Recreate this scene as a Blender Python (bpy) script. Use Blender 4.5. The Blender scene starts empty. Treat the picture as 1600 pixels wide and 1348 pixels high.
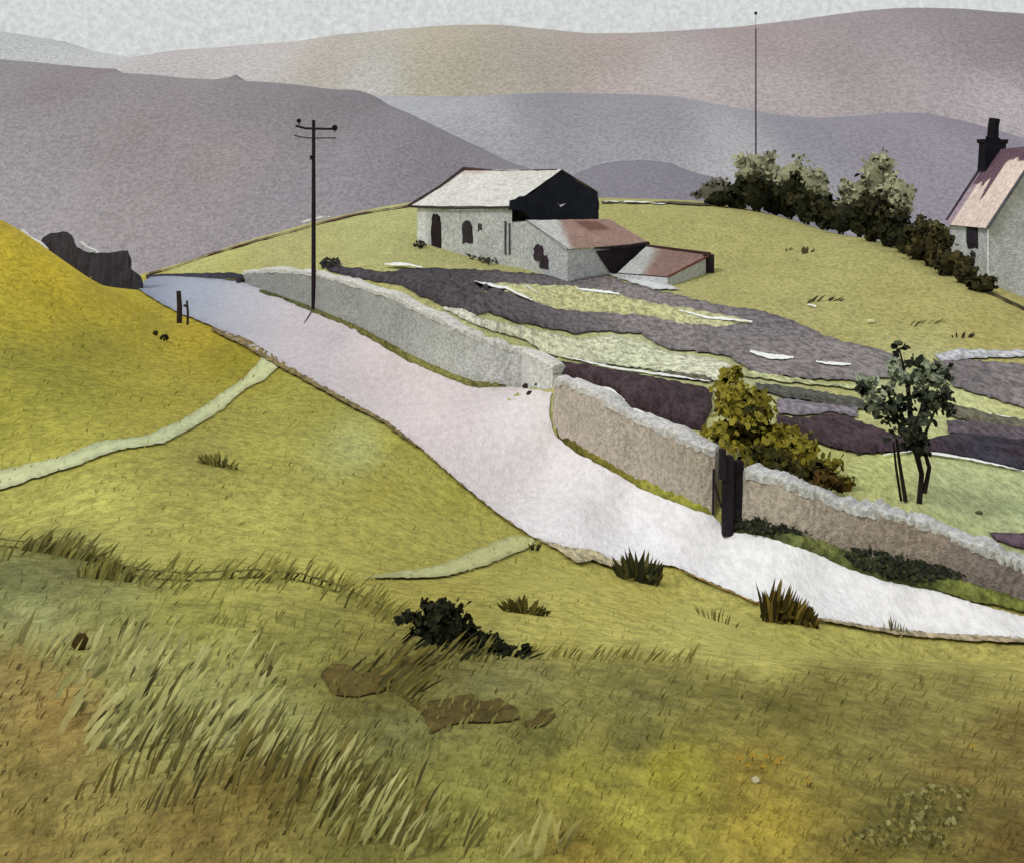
import bpy, math, random
import numpy as np
from mathutils import Vector, Matrix
from mathutils.geometry import delaunay_2d_cdt
random.seed(7); rng = np.random.default_rng(7)
F = 1716.0; CU = 800.0; HV = 300.0            # focal length and horizon in reference pixels (1600 wide)
scn = bpy.context.scene
col = bpy.data.collections.new("place"); scn.collection.children.link(col)

def lin(c):
    return tuple(((x/255.)/12.92 if x/255. <= .04045 else (((x/255.)+.055)/1.055)**2.4) for x in c)
def P(u, v, d): return Vector(((u-CU)/F*d, d, -(v-HV)/F*d))

# ------------------------------------------------------------------ materials
def wc(name, cell=.3, grain=.14, blotch=.18, bcell=None, bump=.25, rough=.95, detail=5, ys=1.0, cells=None):
    """matt pigment-like surface: colour attribute times world-space granulation"""
    m = bpy.data.materials.new(name); m.use_nodes = True
    nt = m.node_tree; N = nt.nodes; L = nt.links
    b = N['Principled BSDF']; b.inputs['Roughness'].default_value = rough
    b.inputs['Specular IOR Level'].default_value = .08
    at = N.new('ShaderNodeAttribute'); at.attribute_name = 'Col'
    tc = N.new('ShaderNodeTexCoord')
    n1 = N.new('ShaderNodeTexNoise'); n1.inputs['Scale'].default_value = 1/cell
    n1.inputs['Detail'].default_value = detail; n1.inputs['Roughness'].default_value = .85
    n2 = N.new('ShaderNodeTexNoise'); n2.inputs['Scale'].default_value = 1/(bcell or cell*12)
    n2.inputs['Detail'].default_value = 3; n2.inputs['Distortion'].default_value = .6
    mp = N.new('ShaderNodeMapping'); mp.inputs['Scale'].default_value = (1, ys, 1); L.new(tc.outputs['Object'], mp.inputs['Vector'])
    for n in (n1, n2): L.new(mp.outputs[0], n.inputs['Vector'])
    fac = n1.outputs['Fac']
    if cells:                       # equal parts of fine, middling and coarse granulation
        n1.inputs['Scale'].default_value = 1/cells[0]; n1.inputs['Detail'].default_value = 1
        for q in cells[1:]:
            nn = N.new('ShaderNodeTexNoise'); nn.inputs['Scale'].default_value = 1/q; nn.inputs['Detail'].default_value = 1
            L.new(mp.outputs[0], nn.inputs['Vector']); ad = N.new('ShaderNodeMath'); ad.operation='ADD'
            L.new(fac, ad.inputs[0]); L.new(nn.outputs['Fac'], ad.inputs[1]); fac = ad.outputs[0]
        dv_ = N.new('ShaderNodeMath'); dv_.operation='DIVIDE'; dv_.inputs[1].default_value = len(cells); L.new(fac, dv_.inputs[0]); fac = dv_.outputs[0]
    r1 = N.new('ShaderNodeMapRange'); r1.inputs[1].default_value=.38; r1.inputs[2].default_value=.62
    r1.inputs[3].default_value=1-grain; r1.inputs[4].default_value=1+grain
    r2 = N.new('ShaderNodeMapRange'); r2.inputs[1].default_value=.3; r2.inputs[2].default_value=.7
    r2.inputs[3].default_value=1-blotch; r2.inputs[4].default_value=1+blotch*.8
    L.new(fac, r1.inputs[0]); L.new(n2.outputs['Fac'], r2.inputs[0])
    mu = N.new('ShaderNodeMath'); mu.operation='MULTIPLY'
    L.new(r1.outputs[0], mu.inputs[0]); L.new(r2.outputs[0], mu.inputs[1])
    vm = N.new('ShaderNodeVectorMath'); vm.operation='SCALE'
    L.new(at.outputs['Color'], vm.inputs[0]); L.new(mu.outputs[0], vm.inputs['Scale'])
    L.new(vm.outputs[0], b.inputs['Base Color'])
    bp = N.new('ShaderNodeBump'); bp.inputs['Strength'].default_value = bump; bp.inputs['Distance'].default_value = cell*.5
    L.new(fac, bp.inputs['Height']); L.new(bp.outputs[0], b.inputs['Normal'])
    return m
M_near  = wc('turf', .05, .35, .09, 1.4, 1., ys=.45, cells=(.02,.06,.17))
M_road  = wc('lane_dust', .10, .09, .03, 3, .8, ys=.4, cells=(.07,.16))
M_field = wc('field_ground', .2, .42, .08, 3, .8, ys=.35, cells=(.08,.2))
M_wall  = wc('lime_stone', .09, .24, .08, 1.5, .9, detail=2)
M_house = wc('limewash', .2, .19, .08, 1.6, .8, detail=2)
M_dark  = wc('dark_wood', .1, .2, .25, .6, .3)
M_leaf  = wc('foliage', .08, .16, .12, .5, .1)
M_blade = wc('grass_blades', .05, .12, .15, .6, .1)
def hillmat(n, d): return wc(n, 6/F*d, .16, .06, 240/F*d, 1., detail=2)

# ------------------------------------------------------------------ mesh builder
class MB:
    def __init__(s): s.v=[]; s.f=[]; s.c=[]; s.n={}
    def add(s, vs, fs, cs):
        o=len(s.v); s.v += [tuple(p) for p in vs]
        s.f += [tuple(i+o for i in f) for f in fs]
        if isinstance(cs, tuple): cs=[cs]*len(vs)
        s.c += list(cs); return s
    def poly(s, pts, c): return s.add(pts, [tuple(range(len(pts)))], c)
    def box(s, p, q, c, jit=0):
        (a,b,e),(x,y,z)=p,q
        vs=[(i,j,k) for i in (a,x) for j in (b,y) for k in (e,z)]
        vs=[tuple(t+random.uniform(-jit,jit) for t in w) for w in vs]
        return s.add(vs,[(0,1,3,2),(4,6,7,5),(0,4,5,1),(2,3,7,6),(0,2,6,4),(1,5,7,3)],c)
    def prism(s, base, top, c):
        n=len(base); fs=[tuple(range(n))[::-1], tuple(range(n,2*n))]+[(i,(i+1)%n,n+(i+1)%n,n+i) for i in range(n)]
        return s.add(list(base)+list(top), fs, c)
    def tube(s, pts, rad, c, n=8):
        vs=[];fs=[]
        pts=[Vector(p) for p in pts]
        for i,p in enumerate(pts):
            t=(pts[min(i+1,len(pts)-1)]-pts[max(i-1,0)]).normalized()
            a=t.cross(Vector((0,1,.13)) if abs(t.y)<.9 else Vector((1,0,0))).normalized(); b=t.cross(a)
            r=rad[i] if isinstance(rad,(list,tuple)) else rad
            for k in range(n):
                w=2*math.pi*k/n; vs.append(p+a*math.cos(w)*r+b*math.sin(w)*r)
        for i in range(len(pts)-1):
            for k in range(n): fs.append((i*n+k,i*n+(k+1)%n,(i+1)*n+(k+1)%n,(i+1)*n+k))
        fs.append(tuple(range(n))[::-1]); fs.append(tuple((len(pts)-1)*n+k for k in range(n)))
        return s.add(vs,fs,c)
    def blob(s, c0, r, c, n=10, jit=.18):
        vs=[];fs=[];rings=6
        for i in range(1,rings):
            th=math.pi*i/rings
            for k in range(n):
                w=2*math.pi*k/n; q=1+random.uniform(-jit,jit)
                vs.append((c0[0]+r[0]*q*math.sin(th)*math.cos(w),c0[1]+r[1]*q*math.sin(th)*math.sin(w),c0[2]+r[2]*q*math.cos(th)))
        for i in range(rings-2):
            for k in range(n): fs.append((i*n+k,(i+1)*n+k,(i+1)*n+(k+1)%n,i*n+(k+1)%n))
        o=len(vs); vs+= [(c0[0],c0[1],c0[2]+r[2]),(c0[0],c0[1],c0[2]-r[2])]
        for k in range(n): fs.append((o,k,(k+1)%n)); fs.append((o+1,(rings-2)*n+(k+1)%n,(rings-2)*n+k))
        return s.add(vs,fs,c)
    def build(s, name, mat, parent=None, smooth=False):
        me=bpy.data.meshes.new(name); me.from_pydata(s.v,[],s.f); me.update()
        at=me.color_attributes.new('Col','FLOAT_COLOR','POINT')
        a=np.ones((len(s.v),4),np.float32); a[:,:3]=np.array(s.c,np.float32)[:,:3]
        at.data.foreach_set('color',a.ravel())
        if smooth: me.polygons.foreach_set('use_smooth',[True]*len(me.polygons))
        me.materials.append(mat); o=bpy.data.objects.new(name,me); col.objects.link(o)
        if s.n:
            ln=[]
            for p in me.polygons:
                q=s.n.get(p.index) or tuple(p.normal); ln += [q]*len(p.vertices)
            me.polygons.foreach_set('use_smooth',[True]*len(me.polygons)); me.normals_split_custom_set(ln)
        if parent: 
            o.parent=parent; o.matrix_parent_inverse=Matrix.Translation(-parent.location)
        return o
def tag(o,label,cat,group=None,kind=None):
    if label: o['label']=label
    if cat: o['category']=cat
    if group: o['group']=group
    if kind: o['kind']=kind
    return o
def struct(o,label,cat): return tag(o,label,cat,kind='structure')
def empty(name, loc):
    o=bpy.data.objects.new(name,None); o.empty_display_size=.2; col.objects.link(o); o.location=loc; return o

# ------------------------------------------------------------------ terrain: height field from survey points
# (image column, image row, distance)  ->  a single-valued surface z(x, y)
CP = []
def row(d_list): CP.extend(d_list)
for u in (-900,-300,200,800,1400,1900,2500):
    CP += [(u,300+1716*1.70/1.0,1.0),(u,300+1716*1.75/1.7,1.7),(u,1348,3.0),(u,1200,3.8 if u<1300 else 4.2)]
row([(-300,1050,5.0),(0,1050,5.0),(300,1040,5.1),(600,1050,5.0),(900,1050,5.6),(1250,1070,6.0),(1600,1090,6.6),(2000,1110,7),
 (-300,950,6.3),(0,950,6.3),(300,960,6.3),(600,990,6.6),(800,1000,7.2),(1000,1000,8.5),(1200,1010,10.5),(1400,1035,11),(1600,1040,11),(2000,1060,12),
 (-300,860,8),(0,860,8),(150,890,7.8),(300,905,8),(450,908,8.4),(600,955,8),(800,920,11.5),(1000,925,15),
 (-300,840,11.5),(0,840,11.5),(300,860,11),(450,870,11.5),(600,895,11.8),(700,890,14),
 (0,770,14.5),(-300,770,14.5),(200,770,14.2),(400,780,15.5),(600,800,17.5),
 (0,600,21),(-300,560,21),(200,690,18),(400,690,21),(200,580,27),(100,470,32),(0,450,29),(-300,400,29),(500,700,22),
 (0,345,35),(-300,330,35),(60,380,38),(130,430,43),(200,452,48),(250,500,42),(0,420,47),(-300,400,47),(100,450,52),
 # lane
 (1600,1003,17.0),(1800,1015,16.5),(1280,970,17.6),(1050,890,19.8),(960,880,19.9),(830,840,20.6),(700,740,24.2),(600,660,28.2),(500,605,31.5),(420,560,34.4),(330,512,39),(270,488,43),(212,452,50),
 (1600,965,18.1),(1440,925,18.8),(1300,878,19.8),(1130,828,21.0),(990,755,23.6),(870,686,26.6),
 (840,610,31.5),(740,605,32),(640,560,34.6),(560,515,39),(490,485,42.8),(430,462,46),(380,442,50),(250,432,54),
 (900,800,21.8),(1200,890,19.4),(700,640,28.8),(500,530,37.5),
 # behind the road wall
 (1130,708,21.9),(990,640,24.6),(870,590,27.6),(1300,770,20.8),(1440,825,19.8),(1600,880,19.0),(1800,930,18.6),
 (870,560,31),(640,470,36.5),(740,510,34.5),(560,438,42),(480,420,46),
 (1300,720,23),(1500,770,22),(1600,800,21.5),(1850,850,21),(1100,640,26.5),(1400,700,24.2),(1600,720,24.6),(1850,720,25),
 (950,590,31.5),(1100,590,31),(1400,630,28.5),(1600,660,27.8),(1850,640,29),
 (900,500,43),(1100,550,36.5),(750,455,48),(1600,600,31),(1400,590,32),
 (800,430,52.5),(650,410,54),(1000,450,49),(1200,500,42),(1400,550,35.5),(1600,550,34.5),(1850,560,34),
 (450,405,56),(600,385,58),(800,405,58.5),(1000,420,55),(1200,400,56),(1400,450,45.5),(1600,510,38.5),
 (270,418,58),(400,375,63),(500,346,68),(640,319,72),(800,311,75),(940,311,75),(1100,315,73),(1200,335,68),(1350,372,58),(1450,404,50.5),(1530,445,45),(1600,475,42.5),(1850,520,39),
 (270,440,75),(400,400,80),(640,340,88),(940,335,92),(1200,365,85),(1350,400,75),(1450,430,65),(1600,500,55),(1850,540,52),
 ])
for u in (-900,-300,200,700,1200,1700,2500):
    CP += [(u,300+1716*12/130,130),(u,300+1716*30/240,240),(u,300+1716*34/600,600),(u,300+1716*34/2500,2500),(u,300+1716*34/6000,6000)]
for u in (-900,2500):
    CP += [(u,1080 if u>0 else 1050,5.5),(u,900,9),(u,780 if u>0 else 760,16),(u,640 if u>0 else 420,27),(u,520 if u>0 else 340,40)]
C = np.array(CP,float); CX=np.c_[C[:,0]/260, np.log(C[:,2])*3.2]
def tps(r2): return np.where(r2>0, .5*r2*np.log(np.maximum(r2,1e-12)), 0)
zc = -(C[:,1]-HV)/F*C[:,2]
tv = C[:,1]-0.0
n=len(C); D2=((CX[:,None]-CX[None])**2).sum(-1)
A=np.zeros((n+3,n+3)); A[:n,:n]=tps(D2)+np.eye(n)*.004; A[:n,n]=1; A[:n,n+1:]=CX; A[n,:n]=1; A[n+1:,:n]=CX.T
# spline on log of the drop below eye level, so that nearby and far ground are equally well conditioned
B=2600.0
def enc(v): return np.arcsinh((v-HV)/120.)
def dec(w): return HV+120.*np.sinh(w)
wgt=np.linalg.solve(A,np.r_[enc(tv),0,0,0])
US=np.arange(-880,2481,7.0); SS=np.concatenate([np.linspace(math.log(1.0),math.log(110),470),np.linspace(math.log(115),math.log(6000),60)])
gu,gs=np.meshgrid(US,SS,indexing='ij'); Q=np.c_[gu.ravel()/260,gs.ravel()*3.2]
VG=np.empty(len(Q))
for i in range(0,len(Q),20000):
    q=Q[i:i+20000]; r=tps(((q[:,None]-CX[None])**2).sum(-1)); VG[i:i+20000]=r@wgt[:n]+wgt[n]+q@wgt[n+1:]
VG=dec(VG).reshape(gu.shape)
DG=np.exp(SS)
_hit_cache={}
def hit(u,v):
    """distance at which the line of sight through (u, v) first meets the ground"""
    fu=(u-US[0])/7.0; i=int(min(max(fu,0),len(US)-2)); t=min(max(fu-i,0),1)
    c=VG[i]*(1-t)+VG[i+1]*t
    k=np.nonzero((c[:-1]>v)&(c[1:]<=v)&(SS[:-1]<4.7))[0]
    if len(k)==0:
        j=int(np.argmin(np.where(SS<4.75,c,1e9))); return float(DG[j])
    j=k[0]; a=(c[j]-v)/(c[j]-c[j+1]+1e-9)
    return float(math.exp(SS[j]*(1-a)+SS[j+1]*a))
def ground_z(x,y):
    u=CU+F*x/y; s=math.log(y); fu=(u-US[0])/7.0; i=int(min(max(fu,0),len(US)-2)); t=min(max(fu-i,0),1)
    c=VG[i]*(1-t)+VG[i+1]*t; return -(np.interp(s,SS,c)-HV)/F*y
def G(u,v,lift=0):
    d=hit(u,v); p=P(u,v,d); p.z+=lift; return p

# ------------------------------------------------------------------ colour of the turf, sampled over the land
CS=[(0,1340,138,116,58),(300,1300,134,112,55),(100,1120,142,118,60),(30,1050,140,122,66),(0,1200,136,116,58),(250,1060,152,150,84),(50,960,142,144,90),(30,905,104,106,62),(110,885,100,100,58),(180,930,130,130,72),
(300,960,140,137,62),(500,1000,138,134,64),(400,1130,150,150,88),(250,1110,160,160,95),(600,1080,112,104,48),(620,1140,125,125,70),(750,1060,135,132,78),(1000,1080,128,122,64),(1000,1150,122,116,58),(1250,1100,118,108,48),(1400,1110,130,120,60),
(1590,1140,125,108,52),(1500,1220,124,104,50),(850,1150,125,122,60),(900,1210,142,130,50),(1050,1200,152,138,40),(1000,1290,158,144,54),(1200,1290,152,130,44),(1180,1200,140,118,45),(700,1250,130,124,56),(600,1320,115,105,50),(400,1230,120,100,45),
(1400,1270,112,100,46),(1590,1330,100,80,35),(1320,1330,118,100,42),(800,1320,140,130,60),(900,1340,140,118,45),
(900,950,172,164,80),(1100,980,177,170,88),(1400,1030,176,168,88),(700,950,158,148,66),(1590,1050,162,152,76),(860,1000,160,150,70),(1200,1030,172,164,85),(1000,930,170,160,75),(1250,990,165,158,75),
(500,885,168,162,76),(300,890,160,155,72),(200,860,165,160,78),(650,925,155,145,65),
(0,350,170,148,40),(0,390,192,170,36),(80,430,198,174,34),(30,500,166,152,40),(200,480,172,154,36),(150,550,140,132,42),(20,560,138,132,46),(60,480,176,158,38),(250,505,150,138,40),(100,600,138,134,46),(300,520,165,145,30),(0,620,152,146,50),(250,600,152,142,48),(370,560,142,132,30),(100,680,160,154,60),(150,790,172,167,80),(20,800,165,160,74),
(400,800,170,164,78),(480,640,150,146,62),(565,700,168,170,104),(600,760,160,152,62),(700,830,166,160,74),(330,715,140,134,64),(400,700,158,154,66),(550,850,165,158,72),(720,780,155,150,60),(620,690,155,148,58),
(600,360,180,180,116),(450,390,176,174,110),(300,412,170,168,104),(800,400,172,170,104),(1000,340,168,164,96),(1200,400,170,164,96),(1400,480,168,161,92),(1550,530,172,162,86),(1150,480,172,166,98),(1300,560,168,160,90),(1590,490,168,158,88),
(1500,760,165,172,124),(1350,740,168,172,108),(1590,800,158,166,120),(1300,700,165,165,100),(1000,550,190,195,146),(1200,590,180,184,135),(1500,620,182,184,128),(870,500,180,182,120),(760,470,184,184,128),(1400,600,176,178,125)]
CS+=[(560,1040,118,110,50),(640,1040,116,106,48),(720,1040,130,122,60),(840,1050,138,132,76),(950,1045,136,130,66),(1060,1062,128,120,60),(1130,1072,118,110,52),(1210,1090,116,106,46),(1280,1056,124,114,54),(1340,1050,132,122,58),(1420,1050,136,126,62),(1510,1065,140,128,66),
 (560,1000,140,132,60),(850,985,172,164,82),(950,1000,174,166,84),(1050,1010,174,166,86),(1130,1032,174,167,86),(1210,1044,172,164,82),(1270,1012,172,164,84),(1340,1012,172,166,86),(1450,1016,170,162,84),(1530,1030,166,158,80)]
CA=np.array(CS,float); CL=np.array([lin(c[2:]) for c in CS]); CL=CL*.94+CL.mean(1,keepdims=True)*.07
CL*=np.where((CA[:,1]<620)&(CA[:,0]>420),1.02,1.23)[:,None]; CL*=np.where((CA[:,1]>1035)&(CA[:,1]<1160)&(CA[:,0]>540)&(CA[:,2]<150),.78,1)[:,None]; dk=(CA[:,1]>1160); CL[dk]=CL[dk]*np.array([.97,1.04,1.02]); CL[(CA[:,1]<620)&(CA[:,0]>420)]=CL[(CA[:,1]<620)&(CA[:,0]>420)]*.85+np.array(lin((165,158,120)))*.15
def turf(u,v):
    d2=((CA[:,0]-u)/1.3)**2+(CA[:,1]-v)**2; w=1/(d2+500.)**1.6
    # keep the near knoll, the middle slope and the far hill from mixing
    return tuple((w[:,None]*CL).sum(0)/w.sum())
_n=rng.random((64,64))
def vn(x,y):
    x0=math.floor(x);y0=math.floor(y);a=x-x0;b=y-y0;a=a*a*(3-2*a);b=b*b*(3-2*b)
    g=lambda i,j:_n[i%64,j%64]
    return (g(x0,y0)*(1-a)+g(x0+1,y0)*a)*(1-b)+(g(x0,y0+1)*(1-a)+g(x0+1,y0+1)*a)*b
def scale(c,k): return tuple(x*k for x in c)
def mix(a,b,t): return tuple(x*(1-t)+y*t for x,y in zip(a,b))

# vectorised turf colours for the sheet
def turf_np(u,v):
    out=np.empty((len(u),3))
    for i in range(0,len(u),8000):
        a=u[i:i+8000,None]; b=v[i:i+8000,None]
        w=1/(((CA[None,:,0]-a)/1.3)**2+(CA[None,:,1]-b)**2+500.)**1.6
        out[i:i+8000]=(w@CL)/w.sum(1)[:,None]
    return out
nu,ns=gu.shape
EL_=[-16000,-9000,-5000,-3000,-1600]; ER_=[3300,4600,6600,10500,17500]
gu2=np.vstack([np.full((1,ns),x) for x in EL_]+[gu]+[np.full((1,ns),x) for x in ER_]); VG2=np.vstack([VG[:1]]*5+[VG]+[VG[-1:]]*5); gs2=np.vstack([gs[:1]]*5+[gs]+[gs[-1:]]*5)
nu=gu2.shape[0]
X=(gu2-CU)/F*np.exp(gs2); Y=np.exp(gs2); Z=-(VG2-HV)/F*Y
cols=turf_np(np.clip(gu2,-50,1650).ravel(),np.clip(VG2,300,1360).ravel())
far=np.exp(gs2).ravel()>120
cols[far]=lin((150,142,140))
idx=np.arange(nu*ns).reshape(nu,ns)
fc=np.stack([idx[:-1,:-1],idx[1:,:-1],idx[1:,1:],idx[:-1,1:]],-1).reshape(-1,4)
me=bpy.data.meshes.new('ground'); me.vertices.add(nu*ns); me.vertices.foreach_set('co',np.stack([X,Y,Z],-1).ravel().astype(np.float32))
me.loops.add(fc.size); me.polygons.add(len(fc)); me.loops.foreach_set('vertex_index',fc.ravel().astype(np.int32))
me.polygons.foreach_set('loop_start',(np.arange(len(fc))*4).astype(np.int32)); me.update(calc_edges=True)
me.polygons.foreach_set('use_smooth',[True]*len(fc))
at=me.color_attributes.new('Col','FLOAT_COLOR','POINT'); at.data.foreach_set('color',np.c_[cols,np.ones(len(cols))].astype(np.float32).ravel())
me.materials.append(M_near); go=bpy.data.objects.new('ground',me); col.objects.link(go)
struct(go,'rolling olive and ochre grassland with a knoll in front and a hill behind','grassland')

# ------------------------------------------------------------------ draped sheets
def inpoly(p,poly):
    x,y=p; c=False; j=len(poly)-1
    for i in range(len(poly)):
        if (poly[i][1]>y)!=(poly[j][1]>y) and x<(poly[j][0]-poly[i][0])*(y-poly[i][1])/(poly[j][1]-poly[i][1])+poly[i][0]: c=not c
        j=i
    return c
def resample(pl,step=6,jit=1.0,closed=True):
    out=[];n=len(pl)
    for i in range(n if closed else n-1):
        a=pl[i];b=pl[(i+1)%n];L=math.hypot(b[0]-a[0],b[1]-a[1]);k=max(1,int(L/step))
        for t in range(k):
            w=t/k; out.append((a[0]+(b[0]-a[0])*w+random.uniform(-jit,jit),a[1]+(b[1]-a[1])*w+random.uniform(-jit,jit)))
    if not closed: out.append(pl[-1])
    return out
def segdist(p,poly):
    a=np.array(poly);b=np.roll(a,-1,0);d=b-a;t=np.clip(((p-a)*d).sum(1)/np.maximum((d*d).sum(1),1e-9),0,1)
    return np.sqrt((((a+d*t[:,None])-p)**2).sum(1)).min()
def sheet(name,poly,colf,mat,step=8,jit=1.1,lift=.02,mound=0,mw=12,edge=.7,label=None,cat=None,kind='structure',rough=0,parent=None,u_clip=True):
    b=resample(poly,min(step,6),jit)
    us=[p[0] for p in b];vs=[p[1] for p in b]; pts=list(b); info=[0.0]*len(b)
    y=min(vs)+step/2
    while y<max(vs):
        x=min(us)+step/2
        while x<max(us):
            p=(x+random.uniform(-.3,.3)*step,y+random.uniform(-.3,.3)*step)
            if inpoly(p,b):
                dd=segdist(np.array(p),b)
                if dd>1.6: pts.append(p); info.append(dd)
            x+=step
        y+=step
    # inner ring for the darker rim
    vo,eo,fo,ov,_,_=delaunay_2d_cdt([Vector(p) for p in pts],[(i,(i+1)%len(b)) for i in range(len(b))],[],0,1e-5,True)
    m=MB(); V=[];Cc=[]
    for k,p in enumerate(vo):
        dd=info[ov[k][0]] if ov[k] else 0.0
        q=G(p.x,p.y); h=lift+.0006*q.y
        if mound: 
            t=min(1,dd/mw); h+=mound*math.sin(t*math.pi/2)*(1+(random.uniform(-rough,rough) if dd>0 else 0))
        q.z+=h; V.append(q)
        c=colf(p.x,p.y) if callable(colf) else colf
        if dd<1: c=scale(c,edge)
        Cc.append(c)
    fs=[]
    for f in fo:
        if len(f)<3: continue
        if not inpoly((sum(vo[i].x for i in f)/3,sum(vo[i].y for i in f)/3),b): continue
        a,b2,c2=[V[i] for i in f[:3]]; nz=(b2-a).cross(c2-a).z
        fs.append(tuple(f) if nz>=0 else tuple(reversed(f)))
    m.add(V,fs,Cc); o=m.build(name,mat,parent,smooth=not rough)
    if label: tag(o,label,cat,kind=kind)
    return o
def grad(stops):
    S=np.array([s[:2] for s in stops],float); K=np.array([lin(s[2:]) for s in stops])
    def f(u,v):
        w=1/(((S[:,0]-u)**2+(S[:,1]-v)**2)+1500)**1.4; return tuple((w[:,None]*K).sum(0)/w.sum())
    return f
def ribbon(pl,w):
    """polygon of a band along a polyline, w = half width (number or list)"""
    L=[];R=[]
    for i,p in enumerate(pl):
        a=pl[max(i-1,0)];b=pl[min(i+1,len(pl)-1)];dx,dy=b[0]-a[0],b[1]-a[1];l=math.hypot(dx,dy)
        h=w[i] if isinstance(w,(list,tuple)) else w
        L.append((p[0]-dy/l*h,p[1]+dx/l*h));R.append((p[0]+dy/l*h,p[1]-dx/l*h))
    return L+R[::-1]

LEFT=[(212,452),(270,488),(330,512),(420,560),(500,605),(600,660),(650,697),(700,742),(770,800),(830,842),(880,858),(930,866),(960,880),(1050,888),(1130,922),(1180,944),(1280,970),(1400,990),(1600,1003),(1680,1008),(2100,1024)]
RIGHT=[(2100,1000),(1680,988),(1600,968),(1530,950),(1440,922),(1340,892),(1300,868),(1200,840),(1130,830),(1110,805),(990,755),(920,715),(868,686),(858,655),(862,618),(820,610),(740,605),(640,560),(560,515),(490,487),(430,464),(380,444),(300,432),(240,432)]
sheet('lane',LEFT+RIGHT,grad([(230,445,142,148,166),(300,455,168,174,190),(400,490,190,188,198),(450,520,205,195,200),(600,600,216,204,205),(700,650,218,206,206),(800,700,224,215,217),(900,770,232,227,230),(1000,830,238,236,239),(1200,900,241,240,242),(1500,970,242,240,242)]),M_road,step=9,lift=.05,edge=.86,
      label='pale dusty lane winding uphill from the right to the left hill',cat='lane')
GP=grad([(0,755,205,208,160),(200,700,200,206,160),(420,570,205,208,158),(650,893,195,196,140),(800,850,196,196,138)])
sheet('footpath',[(-30,745),(40,728),(100,715),(150,693),(230,683),(290,655),(340,622),(385,590),(408,560),(440,568),(415,594),(385,608),(350,640),(300,672),(255,694),(180,706),(120,730),(60,748),(0,768),(-30,778)],GP,M_road,step=9,label='pale narrow path climbing the left slope to the lane',cat='footpath')
sheet('footpath',[(565,906),(620,896),(680,888),(720,872),(770,850),(800,838),(832,842),(838,852),(800,868),(760,885),(700,902),(650,906)],GP,M_road,step=9,label='short pale path joining the lane below the bend',cat='footpath')
EARTH=lin((176,160,128))
# brown worn margins of the lane
sheet('verge',ribbon([(330,516),(380,537),(420,560),(500,607),(560,640),(600,662),(650,700)],[3,6,6,4,4,3,2]),lin((140,124,84)),M_field,step=5,lift=.05,label='thin brown worn verge on the upper left of the lane',cat='verge')
sheet('verge',[(836,846),(870,854),(930,864),(962,878),(1000,882),(960,892),(925,880),(900,884),(870,862)],lin((196,184,150)),M_field,step=6,lift=.05,label='pale sandy verge beside the path junction',cat='verge')
sheet('verge',ribbon([(1285,972),(1400,992),(1500,1000),(1680,1008)],[2,4,5,5]),lin((186,170,140)),M_field,step=6,lift=.05,label='sandy verge at the near right of the lane',cat='verge')
VG1=grad([(430,462,92,96,62),(560,515,108,104,58),(680,575,128,126,70),(800,605,118,116,70)])
sheet('verge',ribbon([(405,458),(440,466),(490,488),(540,508),(590,535),(640,563),(690,585),(740,604),(790,606)],[2,4,4,4,5,6,6,6,3]),VG1,M_field,step=5,lift=.06,mound=.06,mw=5,label='dark green grass verge under the grey wall',cat='verge')
VG2=grad([(880,690,90,84,36),(950,730,120,112,50),(1050,775,150,150,66),(1110,800,140,140,60)])
sheet('verge',[(868,676),(900,682),(950,718),(1000,745),(1060,772),(1112,796),(1118,812),(1080,800),(1040,784),(1000,768),(950,738),(900,712),(872,690)],VG2,M_field,step=6,lift=.06,mound=.08,mw=8,rough=.3,label='olive grass verge along the foot of the brown wall',cat='verge')
VG3=grad([(1180,832,70,78,50),(1280,860,124,130,76),(1350,875,84,92,52),(1420,900,80,90,50),(1530,925,124,130,68),(1600,955,122,128,64)])
sheet('verge',[(1150,818),(1200,826),(1280,850),(1340,872),(1420,890),(1500,912),(1560,930),(1680,972),(1680,996),(1600,962),(1555,950),(1520,946),(1480,932),(1440,925),(1380,912),(1320,892),(1270,868),(1190,842),(1140,836)],VG3,M_field,step=6,lift=.06,mound=.08,mw=8,rough=.3,label='bright green verge below the near right wall',cat='verge')

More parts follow.
